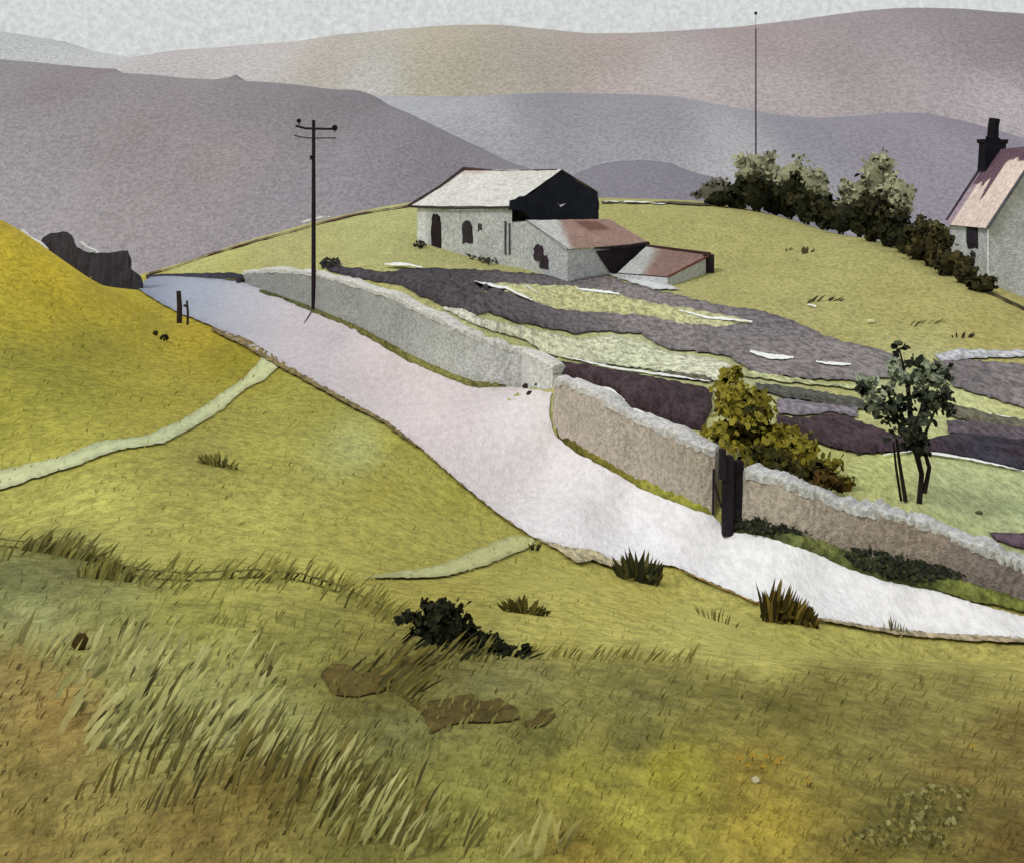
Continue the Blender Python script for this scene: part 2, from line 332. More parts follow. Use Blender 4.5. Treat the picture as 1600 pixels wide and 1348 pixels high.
# field bands above the lane
PUR=lambda d:grad(d)
B1=PUR([(520,425,76,72,78),(650,435,72,68,72),(850,435,100,96,98),(700,470,80,74,78),(820,500,100,92,96),(900,510,112,104,106),(1000,455,136,128,128),(1060,530,134,126,126),(1200,500,112,106,112),(1200,560,140,131,130),(1350,560,134,127,126)])
strips=[
 ('pasture_strip',[(690,484),(733,479),(745,498),(800,510),(850,520),(900,532),(960,526),(1010,538),(1040,552),(1090,560),(1130,566),(1150,582),(1120,598),(1060,588),(1000,578),(930,570),(880,562),(850,556),(820,534),(770,520),(720,500)],grad([(720,490,212,208,190),(850,530,206,206,174),(1000,560,208,210,178),(1120,585,214,214,190)]),.06,'pale green strip of pasture between the purple bank and the road wall','pasture'),
 # name, poly, colour, mound, label
 ('soil_bank',[(508,417),(540,419),(600,428),(660,420),(760,424),(850,431),(940,431),(1000,450),(1060,464),(1120,478),(1190,488),(1240,503),(1290,528),(1360,546),(1400,556),(1415,590),(1340,598),(1260,594),(1180,586),(1135,558),(1090,552),(1040,548),(1000,524),(940,519),(900,524),(830,510),(800,506),(765,490),(735,496),(700,484),(650,462),(625,448),(560,438),(515,427)],B1,.10,'long purple bank of bare soil crossing the field above the walls','soil bank'),
 ('pasture_strip',[(735,446),(790,444),(850,447),(880,447),(940,455),(1000,470),(1050,480),(1110,490),(1172,503),(1178,510),(1120,518),(1060,512),(1010,500),(940,496),(880,492),(840,480),(790,462)],grad([(800,460,190,188,140),(1000,490,188,186,136),(1150,510,196,194,150)]),.26,'light green tongue of pasture inside the purple bank','pasture'),
 ('soil_bank',[(865,566),(910,572),(960,582),(1020,592),(1080,604),(1112,612),(1112,640),(1098,676),(1060,668),(1020,650),(985,640),(960,612),(920,606),(880,590)],lin((72,58,62)),.22,'dark maroon soil bank above the brown wall','soil bank'),
 ('soil_bank',[(1212,654),(1260,656),(1300,648),(1340,660),(1400,682),(1440,690),(1500,680),(1600,690),(2050,700),(2050,745),(1600,737),(1500,715),(1440,706),(1340,712),(1290,698),(1240,684),(1215,674)],grad([(1250,665,72,58,62),(1400,690,74,60,66),(1550,710,64,60,70)]),.22,'dark maroon soil bank behind the small dark tree','soil bank'),
 ('soil_bank',[(1215,625),(1280,632),(1340,640),(1340,656),(1300,646),(1250,652),(1212,648)],lin((134,126,134)),.10,'grey mauve soil strip between the yellow bush and the dark tree','soil bank'),
 ('soil_bank',[(1480,660),(1530,662),(1600,670),(2050,676),(2050,700),(1600,692),(1520,684),(1480,678)],lin((100,90,96)),.10,'blue grey soil strip right of the dark tree','soil bank'),
 ('soil_bank',[(1180,602),(1230,606),(1290,616),(1350,628),(1350,642),(1290,634),(1220,622),(1185,612)],lin((92,92,84)),.15,'thin dark olive hedge line behind the yellow bush','soil bank'),
 ('soil_bank',[(1480,632),(1540,648),(1600,658),(2050,668),(2050,682),(1600,674),(1530,664),(1480,652)],lin((112,108,92)),.12,'olive brown strip right of the dark tree','soil bank'),
 ('soil_bank',[(1470,566),(1530,566),(1600,572),(2050,575),(2050,645),(1600,640),(1540,622),(1490,606),(1475,590)],grad([(1490,580,120,112,114),(1600,610,136,127,128)]),.18,'broad mauve soil bank at the right edge of the field','soil bank'),
 ('stone_track',[(1460,556),(1500,548),(1560,550),(2050,545),(2050,556),(1600,560),(1540,562),(1470,568)],lin((196,196,200)),.08,'pale stony strip on top of the mauve bank','stones'),
 ('pasture_strip',[(1180,578),(1160,590),(1230,600),(1300,606),(1380,618),(1390,602),(1300,602),(1230,592)],lin((196,200,150)),.03,'pale grass strip under the purple bank','pasture'),
 ('soil_bank',[(1035,578),(1080,584),(1118,590),(1112,600),(1070,594),(1035,586)],lin((112,108,90)),.06,'small olive dash of bare soil left of the yellow bush','soil bank'),
 ('soil_bank',[(1540,836),(1580,836),(2050,850),(2050,880),(1600,860),(1560,850)],lin((98,80,92)),.10,'small mauve soil patch behind the near right wall','soil bank'),
 ('soil_bank',[(1555,700),(1620,704),(2050,712),(2050,742),(1600,732),(1548,722)],lin((60,50,58)),.28,'darkest soil patch at the right edge','soil bank'),
]
for nm,pl,cf,md,lb,ct in strips:
    sheet(nm,pl,cf,M_field,step=7,lift=.04,mound=md*.5,mw=9,edge=.72,rough=.12 if 'soil' in nm else 0,label=lb,cat=ct,jit=1.6)
# bright unpainted-looking chalk gaps beside the banks
WH=lin((244,244,242))
gaps=[([(925,606),(950,612),(968,626),(985,642),(1000,652)],5,'ragged white chalk edge at the lower left of the maroon bank'),
 ([(1545,650),(1600,662),(1680,668)],2.2,'white chalk edge under the broad mauve bank'),
 ([(742,448),(790,458),(832,478)],4,'white chalk streak at the left tip of the pasture tongue'),
 ([(900,459),(935,463),(968,468)],3,'white chalk streak on the pasture tongue'),
 ([(1060,494),(1110,506),(1175,512)],3,'white chalk streak at the right tip of the pasture tongue'),
 ([(1172,556),(1205,564),(1240,566)],4,'longer white chalk streak on the purple bank'),
 ([(1274,572),(1300,576),(1330,577)],2.5,'shorter white chalk streak on the purple bank'),
 ([(600,418),(640,420),(660,424)],2.5,'white chalk streak above the left end of the purple bank'),
 ([(880,562),(960,578),(1030,588),(1110,600)],2.5,'white chalk line above the maroon bank'),
 ([(985,643),(1020,655),(1060,672),(1090,683)],5.5,'white chalk line below the maroon bank'),
 ([(1380,715),(1430,708),(1500,718),(1600,740)],2.5,'white chalk line below the right maroon bank'),
 ([(820,453),(840,466)],2,'small white chalk fleck on the pasture tongue'),
 ([(1262,478),(1275,482)],3,'small white stone fleck on the green hill'),
 ([(945,317),(1000,318),(1040,321)],1.6,'white chalk streak along the hill crest right of the barn'),
 ([(470,350),(500,342),(515,340)],2.5,'white chalk streak along the hill crest behind the telegraph pole')]
for pl,w,lb in gaps:
    pl2=resample(pl,12,.8,False); ws=[w*(1.0 if 'purple bank' in lb else .72)*(.25+.75*math.sin(math.pi*min(max(i/(len(pl2)-1),.06),.94)))*random.uniform(.7,1.2) for i in range(len(pl2))]
    sheet('chalk_streak',ribbon(pl2,ws),WH,M_road,step=4,lift=.13 if 'purple' in lb else (.2 if 'tongue' in lb else .05),edge=1,jit=.6,label=lb,cat='chalk streak')
# bare dark earth patches on the knoll
for pl,lb in (([(500,1055),(520,1038),(545,1040),(560,1055),(600,1040),(660,1022),(700,1025),(640,1060),(600,1080),(560,1090),(520,1086)],'dark brown bare earth patch below the dark juniper'),
              ([(630,1090),(660,1098),(700,1092),(735,1085),(755,1098),(780,1092),(808,1108),(812,1125),(780,1130),(735,1130),(705,1132),(672,1148),(662,1118)],'long scalloped dark brown earth patch on the knoll'),
              ([(815,1130),(835,1124),(846,1110),(865,1108),(868,1118),(850,1136),(826,1140)],'small dark brown earth patch right of the scalloped one'),
              ([(398,1040),(412,1022),(428,1026),(424,1038),(430,1050),(412,1060),(400,1052)],'small figure of dark brown earth among the pale grass'),
              ):
    sheet('bare_earth',pl,lin((98,84,44)),M_near,step=6,lift=.004,edge=.85,label=lb,cat='bare earth')
for pl,w_,c_,lb_ in (([(232,430),(270,420),(320,402),(400,378),(460,362),(500,350),(570,334),(640,323)],1.2,(110,84,74),'dark heathery edge along the left crest of the green hill'),
   ([(940,318),(1000,318),(1060,319),(1110,322)],1.6,(92,84,70),'dark heathery edge right of the barn'),
   ([(1530,450),(1560,465),(1600,484),(1680,505)],2.2,(74,70,58),'dark heathery edge under the cottage'),
   ([(650,698),(700,741),(770,800),(800,822),(830,842)],1.3,(146,134,92),'thin worn line where turf meets the lane above the path junction'),
   ([(1060,894),(1130,924),(1190,950),(1285,974)],1.6,(150,120,70),'thin brown line where turf meets the lane right of the bend'),
   ([(-10,852),(60,858),(120,864),(165,888),(230,903),(300,906),(400,901),(470,906),(530,925),(600,958)],2.0,(96,88,44),'dark line along the brow of the knoll')):
    pl2=resample(pl,14,.6,False)
    sheet('heather_edge' if 'heather' in lb_ else 'worn_line',ribbon(pl2,[w_*random.uniform(.4,1.2) for _ in pl2]),lin(c_),M_field,step=4,lift=.05,jit=.3,edge=1,label=lb_,cat='edge')
# ------------------------------------------------------------------ grass blades
def blade(m,base,length,width,lean,c,bend=.25,yaw=None):
    yaw=random.uniform(-.7,.7) if yaw is None else yaw
    r=Vector((math.cos(yaw),math.sin(yaw),0)); up=Vector((math.sin(lean)*1.0,random.uniform(-.2,.2),math.cos(lean))).normalized()
    p1=base+up*length*.55; up2=(up+r*bend*math.copysign(1,lean)).normalized(); p2=p1+up2*length*.45
    w=width/2
    m.add([base-r*w*.7,base+r*w*.7,p1+r*w,p1-r*w,p2],[(0,1,2,3),(3,2,4)],[scale(c,.9),scale(c,.9),c,c,scale(c,1.05)])
    nn=(random.uniform(-.25,.25),random.uniform(-.45,0),1.); m.n[len(m.f)-1]=nn; m.n[len(m.f)-2]=nn
def px(d): return d/F
gm=MB()
def pts_in(poly,n):
    us=[p[0] for p in poly];vs=[p[1] for p in poly];o=[]
    while len(o)<n:
        p=(random.uniform(min(us),max(us)),random.uniform(min(vs),max(vs)))
        if inpoly(p,poly): o.append(p)
    return o
# short turf over the knoll and the slope
for (u,v) in pts_in([(-60,905),(150,925),(300,935),(560,980),(800,1010),(1200,1050),(1650,1060),(1650,1360),(-60,1360)],4500):
    g=G(u,v); k=px(g.y); c=scale(turf(u,v),random.uniform(.82,1.2))
    blade(gm,g,k*random.uniform(8,22),k*random.uniform(2,5),random.uniform(.1,.8),c)
for (u,v) in pts_in([(-60,350),(0,350),(60,390),(200,470),(330,530),(420,575),(600,680),(820,850),(1000,910),(1300,985),(1650,1015),(1650,1060),(1200,1050),(800,1010),(560,980),(300,935),(-60,905)],1500):
    g=G(u,v); k=px(g.y); c=scale(turf(u,v),random.uniform(.85,1.12))
    blade(gm,g,k*random.uniform(5,11),k*random.uniform(1.5,3),random.uniform(.0,.7),c)
# fringe along the brow
brow=[(-20,850),(60,856),(120,862),(165,885),(230,900),(300,903),(400,898),(460,902),(520,918),(570,942),(620,968),(700,1010),(760,1022)]
for i in range(620):
    t=random.random()*(len(brow)-1);j=int(t);a=t-j
    u=brow[j][0]*(1-a)+brow[j+1][0]*a; v=brow[j][1]*(1-a)+brow[j+1][1]*a+random.gauss(4,9)
    if random.random()> .35+.65*vn(u/35,3): continue
    g=G(u,v); k=px(g.y)
    blade(gm,g,k*random.uniform(14,46),k*random.uniform(3,6),random.uniform(.35,.85),scale(mix(turf(u,v),lin((108,102,48)),random.uniform(.2,.9)),random.uniform(.85,1.15)))
# pale and dark sweeping strokes
def strokes(poly,n,cols,l0,l1,w0,w1,lean=(.3,.7),k0=1.0):
    for (u,v) in pts_in(poly,n):
        g=G(u,v); k=px(g.y)*k0
        blade(gm,g,k*random.uniform(l0,l1),k*random.uniform(w0,w1),random.uniform(*lean),scale(mix(lin(random.choice(cols)),turf(u,v),random.uniform(0,.5)),random.uniform(1.05,1.35)),bend=.12)
PALE=[(168,166,104),(176,172,112),(160,160,96),(182,178,120)]; DK=[(98,88,40),(86,80,42),(110,98,48),(80,76,44)]
S1=[(40,1090),(90,1050),(200,1060),(320,1080),(420,1130),(520,1170),(600,1220),(560,1240),(440,1210),(330,1190),(220,1190),(150,1200),(110,1170),(60,1120)]
strokes(S1,80,PALE,30,75,7,15,(.45,.7))
strokes([(100,1100),(260,1100),(420,1150),(480,1195),(330,1175),(160,1175)],80,PALE,30,60,8,16,(.45,.7))
strokes([(200,1090),(300,1100),(450,1160),(560,1190),(560,1260),(430,1230),(280,1230),(180,1190)],110,DK,40,95,4,9,(.3,.6))
strokes([(100,1210),(300,1190),(500,1230),(620,1260),(560,1300),(300,1290),(120,1260)],70,DK,40,80,3,7,(.2,.5))
strokes([(500,1230),(620,1260),(700,1300),(640,1345),(560,1330),(480,1290)],60,PALE,35,75,4,9,(.35,.7))
strokes([(380,1210),(620,1220),(760,1300),(740,1345),(600,1340),(420,1300)],90,DK,30,75,4,8,(.3,.6))
strokes([(0,1000),(200,1000),(420,1040),(420,1080),(180,1060),(0,1050)],90,PALE+[(120,116,70)],30,70,4,9,(.3,.6))
strokes([(800,1300),(900,1300),(900,1348),(780,1348)],16,[(176,168,104),(170,162,96)],25,70,6,13,(-.3,.6))
strokes([(540,1050),(600,1030),(720,1020),(640,1100)],60,DK,30,60,5,11,(.6,1.0))
strokes([(820,1015),(1080,1030),(1080,1045),(830,1030)],60,[(120,112,52),(140,132,66)],15,35,3,6,(.4,.8))
grass=gm.build('grass',M_blade); tag(grass,'short olive turf and long pale and dark blades of grass over the knoll and slope','grass',kind='stuff')

# ------------------------------------------------------------------ leafy plants
def dab(m,p,L,W,c,nrm=None,n=7,on=None):
    z=nrm or Vector((random.gauss(0,1),random.gauss(-.9,.7),random.gauss(.5,.8))).normalized()
    a=z.cross(Vector((random.gauss(0,1),random.gauss(0,1),random.gauss(0,1)))).normalized(); b=z.cross(a)
    vs=[];
    for k in range(n):
        w=2*math.pi*k/n; q=random.uniform(.85,1.12); vs.append(p+a*math.cos(w)*L/2*q+b*math.sin(w)*W/2*q+z*L*.08*math.cos(2*w))
    m.add(vs,[tuple(range(n))],c); m.n[len(m.f)-1]=tuple(((on or z)*1.0+Vector((-.1,-.25,.55))).normalized())
def crown(m,c0,r,n,size,pal,shell=.55,shade=True):
    """many small leaf clumps through an ellipsoid's volume, clustered"""
    cl=[]
    for i in range(max(5,n//22)):
        v=Vector((random.gauss(0,1),random.gauss(0,1),random.gauss(0,1))).normalized()*random.uniform(shell,1)
        cl.append(Vector((v.x*r[0],v.y*r[1],v.z*r[2])))
    for i in range(n):
        c=random.choice(cl); s=.26
        p=c+Vector((random.gauss(0,s*r[0]*.6),random.gauss(0,s*r[1]*.6),random.gauss(0,s*r[2]*.6)))
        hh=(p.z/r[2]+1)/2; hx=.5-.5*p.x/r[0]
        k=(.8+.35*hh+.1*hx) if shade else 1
        q=size*random.uniform(.6,1.25)
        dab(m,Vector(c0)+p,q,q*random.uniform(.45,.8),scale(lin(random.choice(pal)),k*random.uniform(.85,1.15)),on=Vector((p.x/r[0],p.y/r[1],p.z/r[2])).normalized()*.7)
DARKG=[(40,42,26),(52,50,30),(34,38,26),(60,54,34),(46,46,30)]
OLIVE=[(150,150,120),(158,158,124),(142,142,112),(162,162,130),(132,134,108)]
BROWN=[(56,52,32),(68,62,36),(48,46,30),(78,72,42)]
def bush(name,u,vb,w,h,n,size,pal,label,cat,group=None,d=None,stem=True,yk=.8,shell=.5):
    """w,h in pixels at its distance; vb = pixel row of its foot"""
    d=d or hit(u,vb); k=px(d); g=P(u,vb,d); 
    g.z=min(g.z,ground_z(g.x,g.y)+.05) if abs(ground_z(g.x,g.y)-g.z)<1.2 else g.z
    top=P(u,vb-h,d).z; hz=(top-g.z)
    t=empty(name,g); m=MB()
    if hz>.25: m.blob((g.x,g.y,g.z+hz*.45),(w*k/2*.72,w*k/2*.5,hz*.42),scale(lin(pal[0]),1.0),9,.2)
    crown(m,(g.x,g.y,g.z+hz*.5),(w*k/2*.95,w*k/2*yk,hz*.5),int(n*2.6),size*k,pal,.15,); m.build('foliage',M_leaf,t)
    s=MB()
    for i in range(4):
        if hz<.2: break
        a=random.uniform(-.5,.5); s.tube([g+Vector((a*w*k*.15,0,-.05)),g+Vector((a*w*k*.4,random.uniform(-.1,.1)*w*k,hz*.4)),g+Vector((a*w*k*.7,random.uniform(-.2,.2)*w*k,hz*.6))],[1.6*k,1.1*k,.6*k],lin((50,42,34)),6)
    s.build('stem',M_dark,t); tag(t,label,cat,group); return t
random.seed(41)
# crest hedge behind the green hill
for (u,vb,w,h,n,pal,lb,dd) in [
 (1182,292,62,58,170,OLIVE,'pale olive round bush at the foot of the tall mast',76),
 (1245,318,84,68,230,OLIVE,'broad pale olive bush behind the left half of the dark hedge',74),
 (1372,310,52,68,170,OLIVE,'tall pale olive bush with a round head behind the hedge',66),
 (1398,350,66,76,200,OLIVE,'pale olive bush sloping down towards the white cottage',62),
 (1340,332,56,54,140,OLIVE,'small grey olive bush between the two tall pale ones',66),
 (1460,372,52,36,110,[(112,112,76),(128,126,88),(90,90,60)],'small olive bush nearest the cottage gable',54),
 (1120,312,64,28,110,[(96,94,80),(108,104,90),(84,82,70)],'low grey brown bush at the left end of the hedge',74)]:
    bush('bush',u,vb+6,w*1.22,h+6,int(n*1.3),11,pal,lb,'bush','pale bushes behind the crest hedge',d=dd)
for (u,vb,w,h,n,pal,lb) in [
 (1124,316,40,22,60,DARKG,'smallest dark hedge bush at the left end of the row'),
 (1152,319,48,38,110,DARKG,'dark hedge bush just left of the mast foot'),
 (1182,324,50,58,150,DARKG,'tall dark hedge bush just below the mast'),
 (1210,329,46,44,120,DARKG,'rounded dark hedge bush right of the mast'),
 (1234,334,40,64,140,DARKG,'dark hedge bush with a narrow upright tip'),
 (1260,341,46,52,140,DARKG,'dark hedge bush between the narrow-tipped and the low ones'),
 (1288,349,50,48,120,DARKG,'low dark hedge bush before the gap of pale leaves'),
 (1316,357,50,46,120,DARKG,'low dark hedge bush left of the tallest dark pair'),
 (1343,364,42,52,130,DARKG,'dark hedge bush against the left side of the tallest one'),
 (1364,371,46,78,200,DARKG,'tallest dark hedge bush, blunt-topped'),
 (1392,380,48,60,160,DARKG,'dark hedge bush on the right shoulder of the tallest one'),
 (1416,389,42,44,120,DARKG,'dark hedge bush where the row starts to turn brown'),
 (1440,400,46,60,160,BROWN,'brown green hedge bush with upright shoots'),
 (1464,411,44,62,150,BROWN,'brown green hedge bush as tall as the shooted one but nearer the cottage'),
 (1486,424,42,40,120,BROWN,'brownish hedge bush beside the cottage wall'),
 (1508,436,40,26,90,BROWN,'low brown bush below the cottage corner'),
 (1534,449,46,20,90,BROWN,'lowest trailing brown bush at the right end of the hedge')]:
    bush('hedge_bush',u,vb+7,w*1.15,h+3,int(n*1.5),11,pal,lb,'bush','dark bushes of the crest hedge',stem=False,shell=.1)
# yellow-green autumn bush behind the road wall
YEL=[(142,130,44),(152,140,50),(130,120,42),(116,108,42),(142,132,56)]
def leafy_tree(name,label,cat,foot,d,trunks,lobes,size):
    g=P(foot[0],foot[1],d); t=empty(name,g); k=px(d)
    s=MB()
    for tr in trunks:
        s.tube([P(a,b,d+o) for a,b,o in tr[0]],[x*k for x in tr[1]],lin((44,38,36)),7)
    s.build('trunk',M_dark,t); m=MB()
    for (u,v,ru,rv,n,pal) in lobes:
        dl=min(d,hit(u,v+rv*.75)-.1) if name=='autumn_bush' else d
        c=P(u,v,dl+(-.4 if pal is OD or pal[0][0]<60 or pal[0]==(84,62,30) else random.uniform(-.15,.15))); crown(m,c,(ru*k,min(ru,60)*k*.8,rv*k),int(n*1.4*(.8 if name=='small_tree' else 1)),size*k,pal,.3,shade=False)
    m.build('crown',M_leaf,t); tag(t,label,cat); return t
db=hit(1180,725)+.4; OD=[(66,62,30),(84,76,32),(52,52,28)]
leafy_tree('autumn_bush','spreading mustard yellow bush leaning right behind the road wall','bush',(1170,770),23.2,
 [([(1176,768,0),(1168,720,0),(1150,650,0)],[5,4,2]),([(1172,770,0),(1200,720,.1),(1260,700,.2)],[4,3,1.5])],
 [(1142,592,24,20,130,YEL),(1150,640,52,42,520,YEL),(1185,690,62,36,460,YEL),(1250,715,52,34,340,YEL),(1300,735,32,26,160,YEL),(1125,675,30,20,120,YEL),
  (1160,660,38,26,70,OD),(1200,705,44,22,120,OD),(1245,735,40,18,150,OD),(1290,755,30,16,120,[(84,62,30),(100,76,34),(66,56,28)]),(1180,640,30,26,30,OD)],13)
GRN=[(54,60,48),(44,48,42),(70,76,60),(62,66,54),(86,94,74)]; GL=[(150,160,132),(132,144,114),(112,122,96),(164,170,144)]
leafy_tree('small_tree','small dark multi-stemmed tree with grey green leaves on the pale grass','tree',(1430,785),hit(1430,785),
 [([(1415,783,0),(1405,720,0),(1400,680,0)],[3.5,2.6,2]),([(1408,782,.1),(1400,730,.1),(1396,690,.1)],[2.2,2,1.5]),([(1436,788,0),(1440,740,0),(1425,680,0),(1418,600,0),(1405,545,0)],[4.5,4,5,3,1]),([(1444,770,0),(1452,730,0),(1440,690,0),(1470,620,0)],[4,3.4,3,1.2]),([(1418,680,0),(1380,630,0),(1350,600,0)],[3.5,2.4,1]),([(1425,685,.1),(1445,620,.2),(1460,580,.2)],[3,2,1])],
 [(1404,540,12,16,12,GRN),(1418,562,22,16,26,GRN),(1375,605,36,32,150,GL),(1440,600,40,36,170,GL),(1412,600,26,30,70,GL),(1410,580,30,22,50,GL),(1385,632,46,36,90,GRN),(1425,650,48,36,190,GRN),(1460,620,30,36,80,GRN),(1345,608,14,16,22,GRN),(1480,590,14,18,16,GRN),(1425,690,30,24,140,GRN),(1480,640,20,16,20,GRN),(1462,575,16,14,10,[(70,66,74),(84,80,84)])],12)

# tufts by the lane : fans of broad blades
def tuft(name,u,v,w,h,n,cols,label,bw=6,lean=(-.5,.5),skew=0,group=None,dabs=0):
    d=hit(u,v); k=px(d); g=P(u,v,d); t=MB()
    for i in range(n):
        a=random.uniform(-1,1); hh=h*(1-.45*abs(a-skew))*random.uniform(.6,1.05)
        b=Vector((g.x+a*w*k/2*.85,g.y+random.uniform(-.25,.25)*w*k*.5,0)); b.z=ground_z(b.x,b.y)-.01
        blade(t,b,hh*k,bw*k*random.uniform(.7,1.3),lean[0]+(lean[1]-lean[0])*(a+1)/2+random.uniform(-.1,.1),scale(lin(random.choice(cols)),random.uniform(.8,1.25)),bend=.15)
    for i in range(dabs):
        a=random.uniform(-1,1); b=Vector((g.x+a*w*k*.45,g.y+random.uniform(-.2,.2)*w*k,0)); b.z=ground_z(b.x,b.y)+random.uniform(0,.35)*h*k*(1-.6*abs(a-skew))
        dab(t,b,bw*k*1.8,bw*k,scale(lin(random.choice(cols)),random.uniform(.9,1.3)))
    o=t.build(name,M_blade); 
    o.data.transform(Matrix.Translation(-g)); o.location=g
    tag(o,label,'grass tuft',group); return o
TG=[(58,58,28),(46,50,28),(72,68,34),(96,88,46)]
tuft('grass_tuft',997,908,70,58,46,TG,'dark fan-shaped tuft on the lane edge, middle of the verge',8,(-.5,.5),dabs=26)
tuft('grass_tuft',1232,972,92,72,90,[(66,56,20),(84,70,24),(52,46,20),(120,104,44)],'largest brown green tuft standing against the white lane',7,(-.1,.55),-.6,dabs=60)
tuft('grass_tuft',820,958,72,40,36,[(76,70,28),(90,82,34),(64,60,26)],'olive tuft above the dark juniper',7,(-.8,.9),-.3,dabs=16)
tuft('grass_tuft',836,860,14,26,6,TG,'tiny dark sprig at the path junction',4,(-.3,.6))
tuft('grass_tuft',1392,990,20,46,7,[(130,128,92),(112,112,74)],'thin faded grass stems at the near lane edge',2.5,(-.2,.1))
tuft('grass_tuft',1410,992,12,28,5,[(130,128,92),(112,112,74)],'short faded grass stems right of the thin ones',2.5,(-.2,.3))
tuft('grass_tuft',1120,970,70,30,20,[(128,116,56),(110,100,50)],'faint scribble of dry stalks below the lane',2,(-.6,.6))
tuft('grass_tuft',340,728,60,28,40,[(110,102,48),(96,92,46),(120,112,56)],'low brownish scrub patch on the middle slope',5,(-.6,.8),dabs=40)
tuft('grass_tuft',1285,472,60,22,16,[(92,88,56),(70,68,46)],'dark dashes of rough grass on the green hill',4,(.6,1.1))
tuft('grass_tuft',1450,506,70,22,12,[(98,92,58),(80,74,50)],'thin slanting dry stalks on the green hill below the cottage',3,(.7,1.2))
tuft('grass_tuft',1505,528,36,16,10,[(60,56,40),(70,64,44)],'dark little sprigs right of the slanting stalks',4,(-.3,.9))
tuft('grass_tuft',1260,396,22,14,9,[(84,80,52)],'small dark grass dab high on the green hill',5,(-.4,.6))
tuft('grass_tuft',1232,392,12,10,5,[(100,96,62)],'faint grass dab left of the small dark one',3,(-.2,.6))
tuft('grass_tuft',95,868,150,44,60,[(120,112,56),(98,92,48),(150,142,76)],'long swept tuft on the brow at the far left',6,(.3,.8))
tuft('grass_tuft',165,905,90,44,36,[(132,124,62),(104,98,50)],'shorter swept tuft right of the one at the far left',6,(.0,.5))
random.seed(5)
# dark juniper on the knoll
def juniper():
    pts=[(640,968,26,12),(690,965,44,26),(700,985,46,26),(735,1000,44,26),(770,1012,40,14),(810,1018,22,9),(660,985,30,10)]
    d=hit(710,1015); g=P(710,1015,d); t=empty('juniper_bush',g); m=MB(); k=px(d)
    for (u,v,ru,rv) in pts:
        dd=d; c=P(u,v,dd); c.z=max(c.z,ground_z(c.x,c.y)+rv*k*.4)
        crown(m,c,(ru*k,ru*k*.6,rv*k),int(ru*rv*.32),13*k,[(34,38,24),(44,46,28),(30,32,22),(54,54,34)],.1,False)
    s=m
    for (u,v,l) in [(630,1000,.8),(650,1010,.9),(690,1020,.9),(720,1028,.9),(745,1026,.9),(780,1026,.9),(810,1030,1),(820,1026,1.1)]:
        for q in range(3):
            b=G(u+random.uniform(-8,8),v+random.uniform(-3,6)); blade(s,b,k*30,k*7,l,lin((40,42,26)),bend=.1)
    s.build('foliage',M_leaf,t); tag(t,'low black green juniper bush sprawling on the brow of the knoll','bush')
juniper()
# dark weeds at the foot of the right wall and a heather clump at bottom right
def low_clump(name,pl,n,size,pal,hh,label,cat='bush'):
    cu=sum(p[0] for p in pl)/len(pl);cv=sum(p[1] for p in pl)/len(pl); g=G(cu,cv); m=MB()
    for (u,v) in pts_in(pl,n):
        p=G(u,v); k=px(p.y); p.z+=(.14 if u>1100 and v<930 else .03)+random.uniform(0,hh)*k; dab(m,p,size*k*random.uniform(.6,1.3),size*k*.6,scale(lin(random.choice(pal)),random.uniform(.8,1.35)),Vector((random.gauss(0,.7),random.gauss(-.8,.4),1)).normalized())
    o=m.build(name,M_leaf); o.data.transform(Matrix.Translation(-g)); o.location=g; tag(o,label,cat)
    return o
BLK=[(44,48,36),(56,60,42),(36,40,32)]
low_clump('weed_clump',[(1132,826),(1150,818),(1200,822),(1285,842),(1280,850),(1230,846),(1190,850),(1150,838)],230,11,BLK,8,'dark weeds at the foot of the gatepost','weeds')
low_clump('weed_clump',[(1312,884),(1345,868),(1420,884),(1480,905),(1510,918),(1440,924),(1395,920),(1345,900)],330,11,BLK,8,'spreading dark green weeds under the near right wall','weeds')
low_clump('shrub',[(1310,1340),(1370,1290),(1420,1245),(1470,1238),(1530,1255),(1500,1290),(1470,1340)],330,12,[(92,86,46),(102,96,52),(136,130,82),(120,110,60),(86,80,42)],6,'mottled grey green shrub at the bottom right of the knoll','shrub')
low_clump('weed_clump',[(728,398),(760,404),(785,402),(795,412),(760,416),(735,408)],70,8,[(56,54,40),(74,72,50)],8,'dark weeds along the foot of the barn wall','weeds')
low_clump('weed_clump',[(645,384),(664,382),(664,390),(648,390)],30,7,[(40,40,36)],6,'small dark weeds left of the barn door','weeds')
low_clump('weed_clump',[(498,420),(510,411),(530,414),(535,420),(515,423)],60,9,[(44,42,44),(54,52,50)],8,'small black bush beside the telegraph pole at the field edge','bush')
for (u,v) in [(1156,1194),(1176,1189),(1198,1191),(1214,1200),(1168,1205),(1220,1194),(1192,1206),(1262,1230),(1520,1174)]:
    p=G(u,v); k=px(p.y); m=MB()
    for q in range(5):
        w_=q*1.257; c_=Vector((math.cos(w_)*3*k,math.sin(w_)*3*k,.022)); a_=Vector((-math.sin(w_),math.cos(w_),0)); e_=Vector((math.cos(w_),math.sin(w_),.3))
        m.add([c_-e_*3*k,c_+a_*2.4*k,c_+e_*3.6*k,c_-a_*2.4*k],[(0,1,2,3)],lin((168,132,44)))
    m.tube([Vector((0,0,-.01)),Vector((0,0,.02))],.8*k,lin((110,110,50)),5)
    o=m.build('yellow_flower',M_leaf); o.location=p; tag(o,'tiny orange yellow flower sprinkled low in the knoll grass','flower','orange yellow flowers on the knoll')

